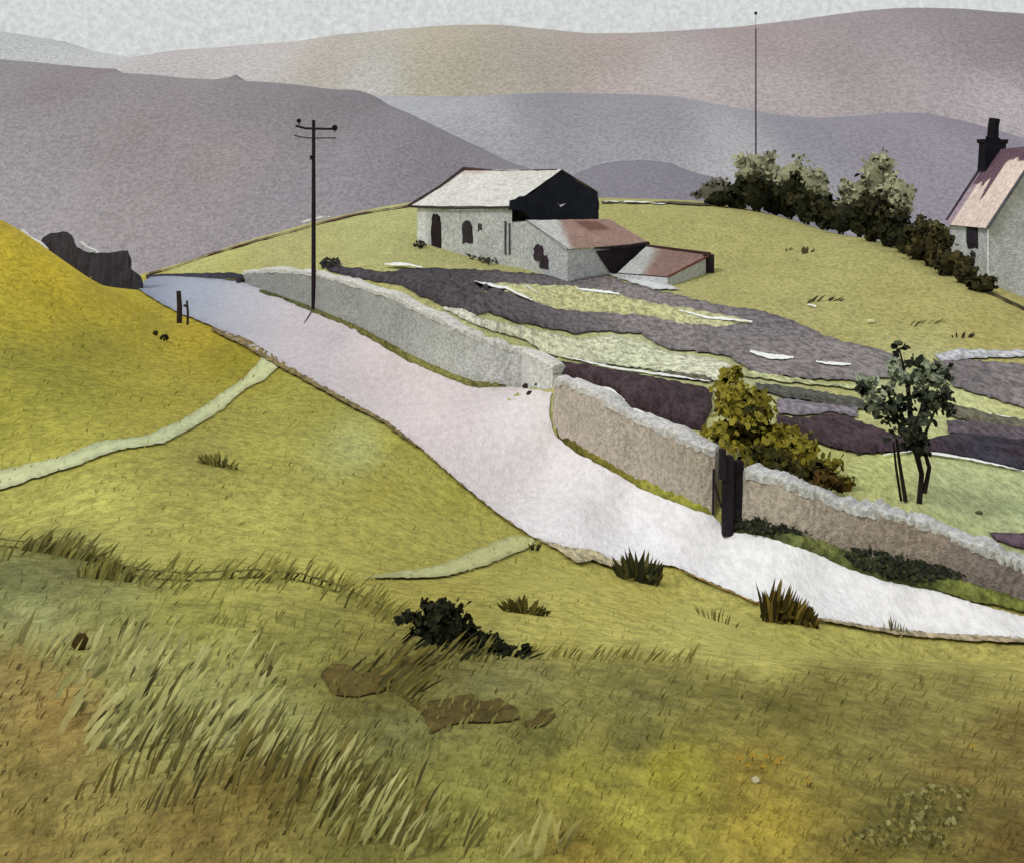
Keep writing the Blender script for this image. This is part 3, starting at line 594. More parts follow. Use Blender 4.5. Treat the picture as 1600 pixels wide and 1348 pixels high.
# stones
def stone(u,v,w,h,c,label,flat=1.0,group=None):
    d=hit(u,v+h/2); k=px(d); g=P(u,v+h/2,d); m=MB(); m.blob((0,0,h*k*.42),(w*k/2,w*k/2*.8,h*k/2),lin(c),10,.14)
    o=m.build('stone',M_wall,smooth=True); o.location=g; tag(o,label,'stone',group); return o
stone(125,1000,30,26,(74,58,30),'round dark brown stone standing alone in the pale grass at left')
stone(243,520,9,8,(50,44,24),'small dark stone, upper left of the pair on the yellow slope')
stone(257,527,14,11,(40,34,22),'larger dark stone of the pair on the yellow slope')
stone(1181,1217,15,10,(196,190,150),'small white stone beside the orange flowers')
stone(822,603,12,9,(60,52,54),'dark stone at the end of the grey wall verge')
stone(840,600,9,6,(72,62,64),'flat dark stone nearest the wall corner')
stone(828,614,11,8,(58,50,54),'lowest dark stone by the wall corner')
stone(1345,962+0,1,1,(90,90,60),'tiny pebble on the lane') if False else None
stone(375,437,14,14,(66,64,70),'round dark stone beside the upper lane')
stone(1362,502,14,7,(220,216,170),'pale flat stone on the green hill')
stone(1530,800,12,5,(96,96,78),'dark flat stone on the grass behind the near wall')

# ------------------------------------------------------------------ walls beside the lane
def road_wall(name,base,top,th,cf,copc,cop_h,label,seg=6,parts=('coping',)):
    b=resample(base,seg,0,False); t=MB(); cp=MB(); tu=[p[0] for p in top]; tvv=[p[1] for p in top]
    rows=6; n=len(b); vs=[];cs=[];P3=[]
    for i,(u,v) in enumerate(b):
        d=hit(u,v); g=P(u,v,d); vt=np.interp(u,tu,tvv); zt=P(u,vt,d).z
        P3.append((g,zt,u,v,vt))
    dirs=[]
    for i in range(n):
        a=P3[max(i-2,0)][0];c=P3[min(i+2,n-1)][0]; dd=Vector((c.x-a.x,c.y-a.y,0)).normalized(); nn=Vector((-dd.y,dd.x,0))
        if nn.y<0: nn=-nn
        dirs.append(nn)
    for i,(g,zt,u,v,vt) in enumerate(P3):
        nn=dirs[i]; zb=g.z-.25
        for r in range(rows+1):
            f=r/rows; w=random.uniform(-.02,.02) if 0<r<rows else 0
            p=Vector((g.x,g.y,zb+(zt-zb)*f))+nn*(.06*f+w); vs.append(p); cs.append(scale(cf(u,v*(1-f)+vt*f),random.uniform(.93,1.05)))
        q=Vector((g.x,g.y,zt))+nn*th; vs.append(q); cs.append(cf(u,vt)); vs.append(Vector((q.x,q.y,zb-.1))+nn*.04); cs.append(cf(u,v))
    R=rows+3; fs=[]
    for i in range(n-1):
        for r in range(R-1): fs.append((i*R+r,(i+1)*R+r,(i+1)*R+r+1,i*R+r+1))
    fs.append(tuple(range(R))); fs.append(tuple((n-1)*R+r for r in range(R))[::-1])
    t.add(vs,fs,cs)
    root=empty(name,P3[0][0]); t.build('wall_face',M_wall,root)
    # coping: rough, broken line of small pale stones bedded along the top
    cv=[];cc=[];cf_=[]
    hs=[cop_h*(.35+.9*vn(i*.55,th*31)+random.uniform(-.12,.12)) for i in range(n)]
    for i,(g,zt,*_) in enumerate(P3):
        nn=dirs[i]; h=max(.03,hs[i]); o1=random.uniform(-.03,.05)
        for (a,b) in ((-.02+o1,-.02+random.uniform(-.06,.0)),(-.03+o1,h*.55),(.05,h),(.05+th*.45,h*1.1+random.uniform(-.02,.02)),(th*.8,h),(th+.08,h*.4),(th+.08,-.03)):
            cv.append(Vector((g.x,g.y,zt+b))+nn*(a+.05)); cc.append(scale(copc,random.uniform(.84,1.05)))
    for i in range(n-1):
        for r in range(6): cf_.append((i*7+r,(i+1)*7+r,(i+1)*7+r+1,i*7+r+1))
        cf_.append((i*7+6,(i+1)*7+6,(i+1)*7,i*7))
    cf_.append(tuple(range(7))[::-1]); cf_.append(tuple((n-1)*7+r for r in range(7)))
    cp.add(cv,cf_,cc)
    cp.build('coping',M_wall,root); tag(root,label,'stone wall'); return root
gw=grad([(400,440,134,136,134),(500,460,140,142,138),(600,500,150,153,150),(700,550,166,168,164),(800,580,186,187,184),(850,590,196,196,194)])
def k13(f,k): return lambda u,v: scale(f(u,v),k)
road_wall('stone_wall',[(378,442),(430,464),(490,486),(560,514),(640,560),(700,588),(740,603),(800,606),(862,610)],
  [(378,428),(420,424),(480,428),(530,440),(600,462),(680,500),(740,528),(800,548),(840,566),(862,584)],.45,k13(gw,1.25),scale(lin((214,212,206)),1.0),.17,'pale grey roadside wall curving up past the telegraph pole')
bw=grad([(870,640,176,166,154),(950,680,166,156,146),(1100,750,160,150,138),(1200,780,166,156,144),(1400,860,142,130,120),(1560,900,122,112,108)])
bw=k13(bw,.92)
road_wall('stone_wall',[(862,660),(874,690),(920,716),(990,756),(1060,786),(1116,810)],[(862,602),(880,600),(930,622),(980,652),(1040,680),(1116,712)],.4,k13(bw,1.3),lin((206,204,202)),.16,'warm grey wall between the grey wall and the dark gatepost')
road_wall('stone_wall',[(1158,826),(1200,832),(1300,862),(1400,886),(1500,912),(1600,950),(1700,978),(2100,996)],[(1158,744),(1200,752),(1260,772),(1330,800),(1400,812),(1450,826),(1500,850),(1600,892),(1700,925),(2100,940)],.4,k13(bw,1.3),lin((200,200,200)),.18,'brown grey wall running from the dark gatepost to the right edge')

# gatepost and stays
def gate():
    d=hit(1140,824)-.15; g=P(1142,826,d); t=empty('gatepost',g); BKc=lin((44,38,44)); k=px(d)
    def post(u0,u1,v0,v1,nm,dd=0):
        m=MB(); a=P(u0,v1,d+dd);b=P(u1,v0,d+dd); m.box((a.x,a.y-.07,a.z-.1),(b.x,a.y+.09,b.z),BKc,.008); m.build(nm,M_dark,t)
    post(1129,1145,712,828,'post'); post(1148,1161,720,822,'post',.1); post(1124,1134,702,740,'post_cap',-.05)
    m=MB(); a=P(1140,722,d+.05);b=P(1156,736,d+.05); m.box((a.x,a.y-.05,b.z),(b.x,a.y+.04,a.z),BKc); m.build('lintel',M_dark,t)
    m=MB(); a=P(1140,790,d+.05);b=P(1156,818,d+.05); m.box((a.x,a.y-.05,b.z),(b.x,a.y+.04,a.z),BKc); m.build('footboard',M_dark,t)
    tag(t,'dark double wooden gatepost standing between the two brown walls','gatepost')
    m=MB(); m.tube([P(1115,732,d),P(1114,804,d)],1.8*k,BKc,6); o=empty('stake',P(1114,804,d)); m.build('stake_post',M_dark,o)
    m=MB(); m.tube([P(1115,750,d-.04),P(1127,792,d-.04)],1.6*k,BKc,6); m.build('brace',M_dark,o); tag(o,'thin dark stake with a slanting brace left of the gatepost','stake')
gate()

# ------------------------------------------------------------------ poles
def telegraph():
    d=hit(490,484)-.12; g=P(490,484,d); t=empty('telegraph_pole',g); k=px(d); c=lin((46,38,42)); c2=lin((60,54,58))
    m=MB(); m.tube([P(490,488,d),P(490,330,d),P(490,188,d)],[3.7*k,3.3*k,2.6*k],c,10); m.build('pole',M_dark,t)
    m=MB(); m.tube([P(462,197,d-.06),P(478,201,d-.06),P(522,202,d-.06)],[1.8*k]*3,c,6); m.build('crossarm',M_dark,t)
    m=MB(); m.tube([P(460,212,d-.06),P(478,216,d-.06),P(525,216,d-.06)],[.9*k]*3,c2,6); m.build('crossarm',M_dark,t)
    for (u,v,r) in ((467,189,3.6),(523,200,4.6)):
        m=MB(); p=P(u,v,d-.06); m.blob(p,(r*k,r*k,r*k),lin((30,26,32)),10,.05); m.tube([p,p-Vector((0,0,7*k))],1*k,c,5); m.build('insulator',M_dark,t)
    m=MB(); m.tube([P(486,243,d-.08),P(486,250,d-.08)],2*k,c,6); m.build('bracket',M_dark,t)
    tag(t,'tall dark wooden telegraph pole with crossarm at the lane side','telegraph pole')
    m=MB(); m.tube([P(489,484,d),G(470,514,.02)],[1.2*k,.5*k],lin((80,76,86)),5); o=m.build('stay_stake',M_dark); tag(o,'short thin stay leaning at the foot of the telegraph pole','stay')
telegraph()
d=76; m=MB(); m.tube([P(1181,300,d),P(1181,45,d)],[1.5*px(d),1.1*px(d)],lin((92,84,92)),6); t=empty('mast',P(1181,300,d)); m.build('pole',M_dark,t)
m=MB(); m.blob(P(1181,21,d),(2.6*px(d),)*3,lin((60,54,60)),8,.05); m.tube([P(1181,45,d),P(1181,21,d)],.45*px(d),lin((130,126,132)),5); m.build('finial',M_dark,t); tag(t,'very tall thin mast rising out of the crest bushes','mast')
for (u,v0,v1,w,lb) in ((280,455,505,4.4,'thicker dark fence post on the yellow slope edge'),(293,470,508,2.0,'thinner dark fence post right of the thick one')):
    d=hit(u,v1); m=MB(); m.tube([P(u,v1+4,d),P(u+.5,(v0+v1)/2,d),P(u-1,v0,d)],[w*px(d),w*px(d)*.95,w*px(d)*.8],lin((58,50,46)),7)
    o=empty('fence_post',P(u,v1,d)); m.build('post',M_dark,o)
    if w<3: m=MB(); m.tube([P(u-6,477,d),P(u+1,480,d)],2*px(d),lin((58,50,46)),6); m.build('peg',M_dark,o)
    tag(o,lb,'fence post')

# dark ruined wall on the far side of the yellow slope
def ruin():
    d=49; t=empty('ruined_wall',P(140,440,d)); m=MB(); k=px(d)
    top=[(60,384),(66,372),(80,364),(104,362),(112,368),(120,386),(135,394),(165,396),(200,391),(206,408),(205,420),(220,432),(224,446)]
    tops=resample(top,5,.9,False); vs=[];fs=[]; n=len(tops)
    for (u,v) in tops:
        for dd in (0,.6):
            for q in (0,.35,.7,1): 
                vb=470; p=P(u,vb*(1-q)+v*q,d+dd+(1-q)*-.12+random.uniform(-.04,.04)); vs.append(p)
    for i in range(n-1):
        a=i*8;b=(i+1)*8
        for r in range(3): fs+=[(a+r,b+r,b+r+1,a+r+1),(b+4+r,a+4+r,a+5+r,b+5+r)]
        fs+=[(a+3,b+3,b+7,a+7)]
    fs+=[(0,1,2,3,7,6,5,4)]
    m.add(vs,fs,[scale(lin((66,64,74)),random.uniform(.94,1.06)) for _ in vs]); m.build('wall_face',M_dark,t)
    tag(t,'dark slate grey ruined wall behind the brow of the yellow slope','ruined wall')
    d=54; m=MB(); pl=[(228,430),(300,428),(365,427),(392,432)]
    vs=[];fs=[]
    for i,(u,v) in enumerate(resample(pl,8,.8,False)):
        vs+=[P(u,v+9,d-i*.2),P(u,v-1,d-i*.2),P(u,v-1,d+.5-i*.2),P(u,v+9,d+.5-i*.2)]
        if i: a=(i-1)*4;b=i*4; fs+=[(a,b,b+1,a+1),(a+1,b+1,b+2,a+2),(b+3,a+3,a+2,b+2)]
    m.add(vs,fs,[scale(lin((78,78,88)),random.uniform(.85,1.2)) for _ in vs]); o=m.build('low_wall',M_dark); tag(o,'low dark wall line across the head of the lane','low wall')
    # paper-white quartz gap stones
    for (u,v,w,h,dd,lb) in ((52,374,40,18,47,'white quartz outcrop left of the dark ruined wall'),(140,388,32,12,50,'white block on top of the dark ruined wall')):
        m=MB(); p=P(u,v,dd); kk=px(dd)
        pts=[(-.5,-.9),(-.2,-.2),(.25,.3),(.5,.9),(.1,.6),(-.4,.0)]
        A=[Vector((p.x+a*w*kk,p.y,p.z-b*h*kk)) for a,b in pts]; m.prism(A,[q+Vector((0,.3,0)) for q in A],lin((236,236,236))); o=m.build('white_rock',M_wall); tag(o,lb,'rock')
ruin()

# ------------------------------------------------------------------ barn
def grid_quad(m,a,b,c,d,col0,n1,n2,jit=.0,cf=None):
    """a,b,c,d corners (a-b bottom, d-c top), subdivided and slightly uneven"""
    vs=[];cs=[];fs=[]
    for j in range(n2+1):
        for i in range(n1+1):
            s=i/n1;t=j/n2; p=(a*(1-s)+b*s)*(1-t)+(d*(1-s)+c*s)*t
            if jit: p=p+Vector((random.uniform(-jit,jit),random.uniform(-jit,jit),random.uniform(-jit,jit)))
            vs.append(p); cs.append(cf(s,t) if cf else scale(col0,random.uniform(.94,1.06)))
    for j in range(n2):
        for i in range(n1): q=j*(n1+1)+i; fs.append((q,q+1,q+n1+2,q+n1+1))
    m.add(vs,fs,cs)
def opening(root,name,a,b,s0,s1,z0,z1,c,nrm,mat=None,depth=.05,round_=True,frame=None):
    """irregular dark opening on the wall from a to b (ground points), along s0..s1 (fractions), heights z0..z1"""
    m=MB(); pts=[]
    shape=[(0,0),(1,0),(1,.8),(.8,1),(.25,1),(0,.85)] if round_ else [(0,0),(1,0),(1,1),(0,1)]
    for (s,t) in shape:
        p=a.lerp(b,s0+(s1-s0)*s); pts.append(Vector((p.x,p.y,z0+(z1-z0)*t))+nrm*depth)
    if round_:
        q=[]
        for i in range(len(pts)):
            for t_ in (0,.33,.66):
                p=pts[i].lerp(pts[(i+1)%len(pts)],t_); e=random.uniform(-.06,.06); q.append(p+Vector((e*.8,0,random.uniform(-.06,.06))))
        pts=q
    m.prism([p-nrm*(depth+.02) for p in pts],pts,c); return m.build(name,M_dark,root)
def zof(v,d): return -(v-HV)/F*d
WALLC=scale(lin((176,178,178)),1.18); 
def barn():
    L=P(652,385,60);C_=P(800,414,56); apex=Vector((2.66,58.5,zof(268,58.5))); 
    R=Vector((4.8,61.0,C_.z)); Lb=Vector((L.x+4.8,L.y+5,L.z)); ez=-.74; rz=apex.z; bz=.0
    zb=-4.9; t=empty('barn',Vector((C_.x,C_.y,C_.z)))
    def at(p,z): return Vector((p.x,p.y,z))
    nf=Vector((-(C_-L).normalized().y*-1,0,0))
    dirf=(at(C_,0)-at(L,0)).normalized(); nf=Vector((dirf.y,-dirf.x,0))       # outward of the long wall
    if nf.y>0: nf=-nf
    dirg=(at(R,0)-at(C_,0)).normalized(); ng=Vector((dirg.y,-dirg.x,0))
    ridgeL=Vector((apex.x+(L.x-C_.x),apex.y+(L.y-C_.y),rz+.05))
    m=MB(); grid_quad(m,at(L,zb),at(C_,zb),at(C_,ez),at(L,ez),WALLC,14,6,.012,lambda s,q:scale(WALLC,(1.3 if s<.1 else 1)*random.uniform(.95,1.05)))
    zs=-1.52
    grid_quad(m,at(C_,zb),at(R,zb),at(R,zs),at(C_,zs),WALLC,8,5,.01)
    grid_quad(m,at(Lb,zb),at(L,zb),at(L,ez),at(Lb,bz),WALLC,5,4); m.poly([at(L,ez),at(Lb,bz),ridgeL],WALLC)
    grid_quad(m,at(R,zb),at(Lb,zb),at(Lb,bz),at(R,bz),WALLC,8,4); m.build('wall',M_house,t)
    # black tarred gable boards
    m=MB(); o=ng*.08; BK=lin((38,40,50))
    def onplane(u,v):
        a=Vector(((u-CU)/F,1,-(v-HV)/F)); q=at(C_,0); tt_=ng.dot(q)/ng.dot(Vector((a.x,a.y,0))); return a*tt_
    pts=[onplane(u,v) for u,v in resample([(794,328),(797,314),(812,308),(830,303),(842,292),(856,280),(870,270),(880,267),(891,274),(903,287),(918,294),(931,300),(934,318),(934,344),(914,351),(900,348),(860,350),(834,349),(824,338),(816,331)],6,1.2)]
    m.prism([p for p in pts],[p+o for p in pts],BK); m.build('gable_boards',M_dark,t)
    m=MB(); m.prism(*( [ [onplane(u,v)+ng*dd for u,v in ((868,316),(872,321),(882,318),(874,324))] for dd in (.085,.1)]),lin((230,232,235))); m.build('white_mark',M_house,t)
    if 0: m.prism(*( [ [at(C_.lerp(R,.52),z)+ng*dd for z in (-.55,-.62,-.5)]+[at(C_.lerp(R,.60),-.6)+ng*dd] for dd in (.085,.1)]),lin((230,232,235)))
    # roof
    RC=lin((214,212,206)); m=MB(); lp=Vector((-.25,.2,0))
    e1=at(L,ez-.02)+lp+nf*.15; e2=at(C_,ez-.0)+nf*.15; 
    def rcf(s,q): 
        return scale(mix(RC,lin((190,140,125)),max(0,(q-.82)*3)*(1 if s<.35 else .3)),random.uniform(.96,1.04))
    grid_quad(m,e1,e2,apex+Vector((0,0,.1)),ridgeL+lp+Vector((0,0,.12)),RC,14,6,.02,rcf)
    # sagging ridge
    grid_quad(m,at(Lb,bz)+lp,at(R,bz),apex+Vector((0,0,.1)),ridgeL+lp+Vector((0,0,.12)),RC,10,3,.01)
    m.build('roof',M_house,t)
    m=MB(); BR=lin((78,64,64)); k=px(60)
    m.tube([e1+Vector((-.15,0,-.02)),e1.lerp(ridgeL,.5)+Vector((0,-.03,.12)),ridgeL+lp+Vector((0,-.1,.2))],[2.6*k,1.8*k,2.4*k],BR,6)
    m.tube([ridgeL+lp+Vector((0,-.1,.2)),ridgeL.lerp(apex,.35)+Vector((0,-.1,.02)),ridgeL.lerp(apex,.95)+Vector((0,-.1,.1))],[2.4*k,1.6*k,.8*k],BR,6); m.build('verge_board',M_dark,t)
    m=MB(); m.tube([e1+Vector((0,-.02,-.04)),e1.lerp(e2,.5)+Vector((0,-.02,-.12)),e2+Vector((0,-.02,-.04))],[2*k,1.6*k,1.8*k],lin((66,62,66)),6); m.build('gutter',M_dark,t)
    DK2=lin((46,38,42))
    d1=opening(t,'door',L,C_,.16,.27,-3.3,-1.25,DK2,nf)
    opening(t,'window',L,C_,.50,.60,-2.7,-1.55,lin((60,54,58)),nf); opening(t,'window',L,C_,.66,.70,-2.0,-1.65,lin((70,66,70)),nf)
    opening(t,'slit',L,C_,.93,.945,-3.2,-1.5,lin((80,76,80)),nf,round_=False); opening(t,'slit',L,C_,.972,.985,-3.2,-1.6,lin((80,76,80)),nf,round_=False)
    tag(t,'long whitewashed barn with pale roof and black boarded gable end','barn')
    # lean-to
    E1=P(887,391,51); E2=P(1010,381,56); T0=P(822,346,54.9); T2=P(952,344,58.5); A=at(C_,0)
    tt=empty('lean_to',P(887,430,51)); m=MB()
    W0=at(T0,0); zb2=-5.2
    m.poly([at(T0,zb2),at(E1,zb2),E1,T0],WALLC); 
    grid_quad(m,at(E1,zb2),at(E2,zb2),E2+Vector((0,0,-.03)),E1+Vector((0,0,-.03)),WALLC,8,4,.01)
    m.poly([at(E2,zb2),at(T2,zb2),T2,E2],WALLC); m.poly([at(T0,zb2),at(C_,zb2),at(C_,-1.6),T0],WALLC); m.build('wall',M_house,tt)
    RED=lin((158,130,120)); m=MB(); nl=Vector((-.1,-.2,0))
    def rc2(s,q):
        c=mix(lin((196,196,192)),RED,min(1,max(0,(s*1.1+.35*(1-q)-.38)*14)))
        if .55<s<.8 and .55<q<.9: c=mix(c,lin((110,72,62)),.8)
        return scale(c,random.uniform(.92,1.06))
    up=Vector((0,0,.05)); grid_quad(m,E1+nl+up,E2+Vector((.15,-.1,.05)),T2+up,T0+up,RED,18,8,.012,rc2); m.build('roof',M_house,tt)
    nw=(at(E2,0)-at(E1,0)).normalized(); nw=Vector((nw.y,-nw.x,0))
    m=MB(); m.tube([E1.lerp(E2,.3)+nw*.1,E1.lerp(E2,.65)+nw*.12+Vector((0,0,-.06)),E2+nw*.1],[.04,.1,.12],lin((50,42,44)),6); m.build('eave_board',M_dark,tt)
    pts=[(.33,-2.85),(.98,-2.72),(.95,-3.4),(.8,-3.6),(.55,-4.15),(.45,-3.6)]
    m=MB(); Q=[at(E1.lerp(E2,s),z)+nw*.04 for s,z in pts]; m.prism(Q,[q+nw*.04 for q in Q],lin((44,38,42))); m.build('opening',M_dark,tt)
    a0=at(T0,0);b0=at(E1,0); nn=(b0-a0).normalized(); nn=Vector((nn.y,-nn.x,0)); nn=-nn if nn.y>0 else nn
    opening(tt,'window',a0,b0,.22,.44,-3.35,-2.6,lin((62,52,58)),nn); opening(tt,'window',a0,b0,.36,.56,-3.75,-3.1,lin((62,52,58)),nn,depth=.06)
    m=MB(); m.tube([T0+Vector((0,-.08,.06)),E1+Vector((0,-.08,.06))],.03,lin((120,120,122)),5); m.build('verge_board',M_dark,tt)
    tag(tt,'grey lean-to with rusty pink roof built against the barn gable','outbuilding')
    # small shed
    R1=P(1010,387,55.5);R2=P(1110,400,53);E2s=P(1043,434,49.6);E1s=P(965,428,52)
    ts=empty('shed',P(1043,456,49.6)); m=MB()
    zb3=-5.4; Rb2=P(1115,412,54)
    m.poly([at(E2s,zb3),at(R2,zb3),R2,E2s],WALLC); m.poly([at(E1s,zb3),at(E2s,zb3),E2s,E1s],scale(WALLC,1.1)); m.poly([at(E1s,zb3),at(R1,zb3),R1,E1s],WALLC); m.poly([at(R1,zb3),at(R2,zb3),R2,R1],WALLC)
    m.build('wall',M_house,ts)
    def rc3(s,q): return scale(mix(lin((182,182,180)),lin((140,114,106)),min(1,max(0,(s+.35*q-.45)*12))),random.uniform(.9,1.08))
    m=MB(); grid_quad(m,E1s+up,E2s+up+Vector((.02,-.1,0)),R2+up+Vector((.1,0,0)),R1+up,RED,12,7,.01,rc3); m.build('roof',M_house,ts)
    m=MB(); k=px(51); m.tube([E2s+Vector((0,-.12,.05)),R2+Vector((0,-.12,.05))],[1.6*k,2*k],lin((110,66,56)),6); m.tube([R1+up*2,R2+up*2],[2*k,2.4*k],lin((74,50,48)),6); m.build('verge_board',M_dark,ts)
    m=MB(); a=P(1101,456,52.6);b=P(1116,398,52.6); m.box((a.x,a.y,a.z-.2),(b.x,a.y+.5,b.z),lin((50,42,46)),.01); m.build('shaded_end_wall',M_dark,ts)  # end wall of the shed, its shadow painted in as near-black colour
    tag(ts,'small shed with brown red roof at the right end of the farm','shed')
barn()
sheet('low_ledge',[(948,430),(1000,434),(1050,448),(1062,456),(1020,454),(980,442)],lin((214,216,216)),M_road,step=5,lift=.05,label='pale stone ledge in front of the shed',cat='ledge')

# ------------------------------------------------------------------ cottage at right
def cottage():
    A=P(1484,340,53); B_=P(1546,348,47.5); ez=-1.32
    at=lambda p,z:Vector((p.x,p.y,z)); w=4.4
    ab=(at(B_,0)-at(A,0)).normalized(); nr=Vector((-ab.y,ab.x,0)); nr=nr if nr.x>0 else -nr
    nr=(nr+Vector((0,.1,0))).normalized()
    Cc=B_+nr*w; Dd=A+nr*w; ridge=1.95
    r1=at((A+Dd)/2,ridge); r2=at((B_+Cc)/2,ridge); zb=-7
    t=empty('cottage',at(B_,-4.5)); m=MB(); WC=scale(lin((178,180,182)),1.22)
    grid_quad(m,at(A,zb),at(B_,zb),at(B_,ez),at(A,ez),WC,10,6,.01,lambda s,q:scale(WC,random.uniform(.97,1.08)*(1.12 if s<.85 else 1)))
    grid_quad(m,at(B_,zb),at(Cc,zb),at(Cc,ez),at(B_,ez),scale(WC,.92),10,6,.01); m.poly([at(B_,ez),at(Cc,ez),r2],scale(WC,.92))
    m.poly([at(Cc,zb),at(Dd,zb),at(Dd,ez),at(Cc,ez)],WC); m.poly([at(Dd,zb),at(A,zb),at(A,ez),r1,at(Dd,ez)],WC); m.build('wall',M_house,t)
    PK=lin((232,212,202)); m=MB(); ov=ab*.25; up=Vector((0,0,.08)); dn=nr*-.18+Vector((0,0,-.25))
    def rc(s,q):
        c=PK
        e=.80+.16*(vn(s*9,2.3)-.5)+ (-.36*vn(s*11,7.1)-.12 if .04<s<.5 else 0)
        if q>e: c=lin((108,84,96))  # purple shadow around the chimney and ridge, painted into the roof colour
        elif s<.16: c=lin((168,150,160))
        return scale(c,random.uniform(.96,1.03))
    grid_quad(m,at(A,ez)-ov+dn,at(B_,ez)+ov+dn,r2+ov+up,r1-ov+up,PK,60,40,.006,rc)
    grid_quad(m,at(Cc,ez)+ov-nr*-.18+Vector((0,0,-.25)),at(Dd,ez)-ov-nr*-.18+Vector((0,0,-.25)),r1-ov+up,r2+ov+up,PK,6,6); m.build('roof',M_house,t)
    m=MB(); k=px(48); m.tube([at(B_,ez)+ov+dn,r2+ov+up],[2.8*k,2.4*k],lin((96,94,100)),6); m.build('bargeboard',M_dark,t)
    m=MB(); m.tube([at(A,ez)-ov+dn+Vector((.1,0,.2)),r1-ov+up],[2.2*k,4.4*k],lin((74,64,76)),6); m.build('bargeboard',M_dark,t)
    m=MB(); BK=lin((30,28,34)); c=r1+ab*.35-nr*.25; kk=px(52)
    m.box((c.x-.50,c.y-.4,c.z-.9),(c.x+.42,c.y+.4,c.z+.45),BK,.05); m.box((c.x-.56,c.y-.46,c.z+.35),(c.x+.52,c.y+.46,c.z+.58),BK,.04)
    ch=m.build('chimney',M_dark,t)
    m=MB(); m.tube([c+Vector((.0,0,.55)),c+Vector((.04,0,1.2)),c+Vector((.1,0,1.55))],[.27,.25,.26],BK,9); m.tube([c+Vector((.0,0,.55)),c+Vector((.02,0,.66))],.33,BK,9); m.build('chimney_pot',M_dark,ch)
    nn=Vector((ab.y,-ab.x,0)); nn=nn if nn.x<0 else -nn
    f=opening(t,'window',at(A,0),at(B_,0),.50,.74,-2.55,-1.50,lin((52,48,56)),nn,depth=.06); opening(t,'window',at(A,0),at(B_,0),.57,.68,-2.95,-2.7,lin((60,58,62)),nn,depth=.05)
    m=MB(); m.tube([at(B_,ez-.2)+nn*.05,at(B_,-4.6)+nn*.05],.05,lin((226,228,230)),6); m.build('drainpipe',M_house,t)
    tag(t,'whitewashed cottage with pale pink roof and black chimney at the right edge','cottage')
cottage()

# ------------------------------------------------------------------ distant hills, aerial haze painted into their colours
def hill(name,ridge,D,near,zb,cf,label,ridge_dark=.62,ext=0,jag=.8,line=True):
    kb={280:1.10,640:1.2,460:1.12}.get(D,1.03); rg=resample(ridge,5,0,False); rows=34; vs=[];cs=[];fs=[]
    n=len(rg); sv=np.array([p[1] for p in rg]); kk=np.ones(41)/41; sm=np.convolve(np.pad(sv,20,'edge'),kk,'valid')
    tt=np.concatenate([np.linspace(0,.93,20),np.linspace(.945,.992,8),[.9955,1.0]])
    back=[(1.04,-.04),(1.12,-.25),(1.3,-.7)]
    for i,(u,v) in enumerate(rg):
        j=(vn(u/9.,D*.13)-.5)*jag*4; v=v+j*.6
        zt1=zof(v,D); zt0=zof(float(np.interp(u,[p[0] for p in rg][::1],sm)),D)
        for t in tt:
            dd=near+(D-near)*t; wt=t**14; zt=zt1*wt+zt0*(1-wt); f=math.sin(t*math.pi/2)**1.15; und=(vn(u/60,t*5+D)-.5)*(zt-zb)*.03*math.sin(t*math.pi)
            z=zb+(zt-zb)*f+und
            vs.append(((u-CU)/F*D*(dd/D)**.15,dd,z)); 
            vv=HV-z*F/dd; c=scale(cf(u,vv),kb); 
            if t>=.992: c=scale(c,ridge_dark*random.uniform(.75,1.15) if random.random()<.85 else 1.1)
            cs.append(c)
        for (a,b) in back: vs.append(((u-CU)/F*D,D*a,zt+b*(zt-zb))); cs.append(cf(u,v))
    R=len(tt)+len(back)
    for i in range(n-1):
        for r in range(R-1): fs.append((i*R+r,(i+1)*R+r,(i+1)*R+r+1,i*R+r+1))
    m=MB(); m.add(vs,fs,cs); o=m.build(name,hillmat(name+'_ground',D),None,True); struct(o,label,'hill'); return o
hill('hill',[(-900,40),(-300,60),(-100,85),(0,95),(50,98),(100,104),(180,108),(200,119),(245,118),(268,121),(300,126),(325,129),(350,128),(368,117),(386,128),(440,132),(480,137),(560,142),(585,150),(610,165),(640,178),(700,207),(750,231),(800,258),(830,266),(880,276),(960,320),(1050,400)],280,170,-30,
  grad([(0,120,128,124,126),(-40,200,176,174,176),(-60,280,196,194,198),(8,230,180,178,180),(5,330,200,198,202),(24,290,190,186,192),(62,260,144,138,140),(60,320,150,144,146),(40,150,130,126,128),(20,300,190,186,192),(0,250,186,184,188),(60,200,138,134,136),(120,330,150,143,146),(150,130,138,128,130),(300,200,142,134,136),(450,160,130,126,130),(560,170,124,120,124),(350,350,158,150,152),(250,400,164,156,160),(500,300,148,142,148),(600,250,146,140,146),(700,250,134,130,138),(430,250,152,140,142)]),
  'nearest big mauve grey hill filling the left background')
hill('hill',[(540,170),(600,150),(650,152),(700,156),(780,150),(850,146),(900,148),(1000,150),(1060,151),(1120,165),(1180,182),(1230,186),(1270,189),(1350,180),(1400,176),(1450,177),(1490,188),(1530,197),(1560,215),(1600,240),(1700,262),(1900,240),(2400,200)],640,420,-34,
  grad([(650,170,160,160,166),(750,200,158,157,162),(850,160,134,132,138),(1000,180,140,137,142),(1100,240,168,166,169),(1200,210,136,134,144),(1300,230,134,128,138),(1450,200,130,124,134),(1450,280,126,118,128),(1400,240,140,134,144),(1600,250,150,146,156)]),
  'middle blue grey ridge behind the barn and the crest hedge',.72)
hill('hill',[(860,300),(900,272),(940,256),(1000,250),(1050,256),(1080,268),(1120,280),(1180,300),(1260,330)],460,330,-34,lambda u,v:lin((128,124,134)),'small dark mauve hillock right of the barn roof',.8)
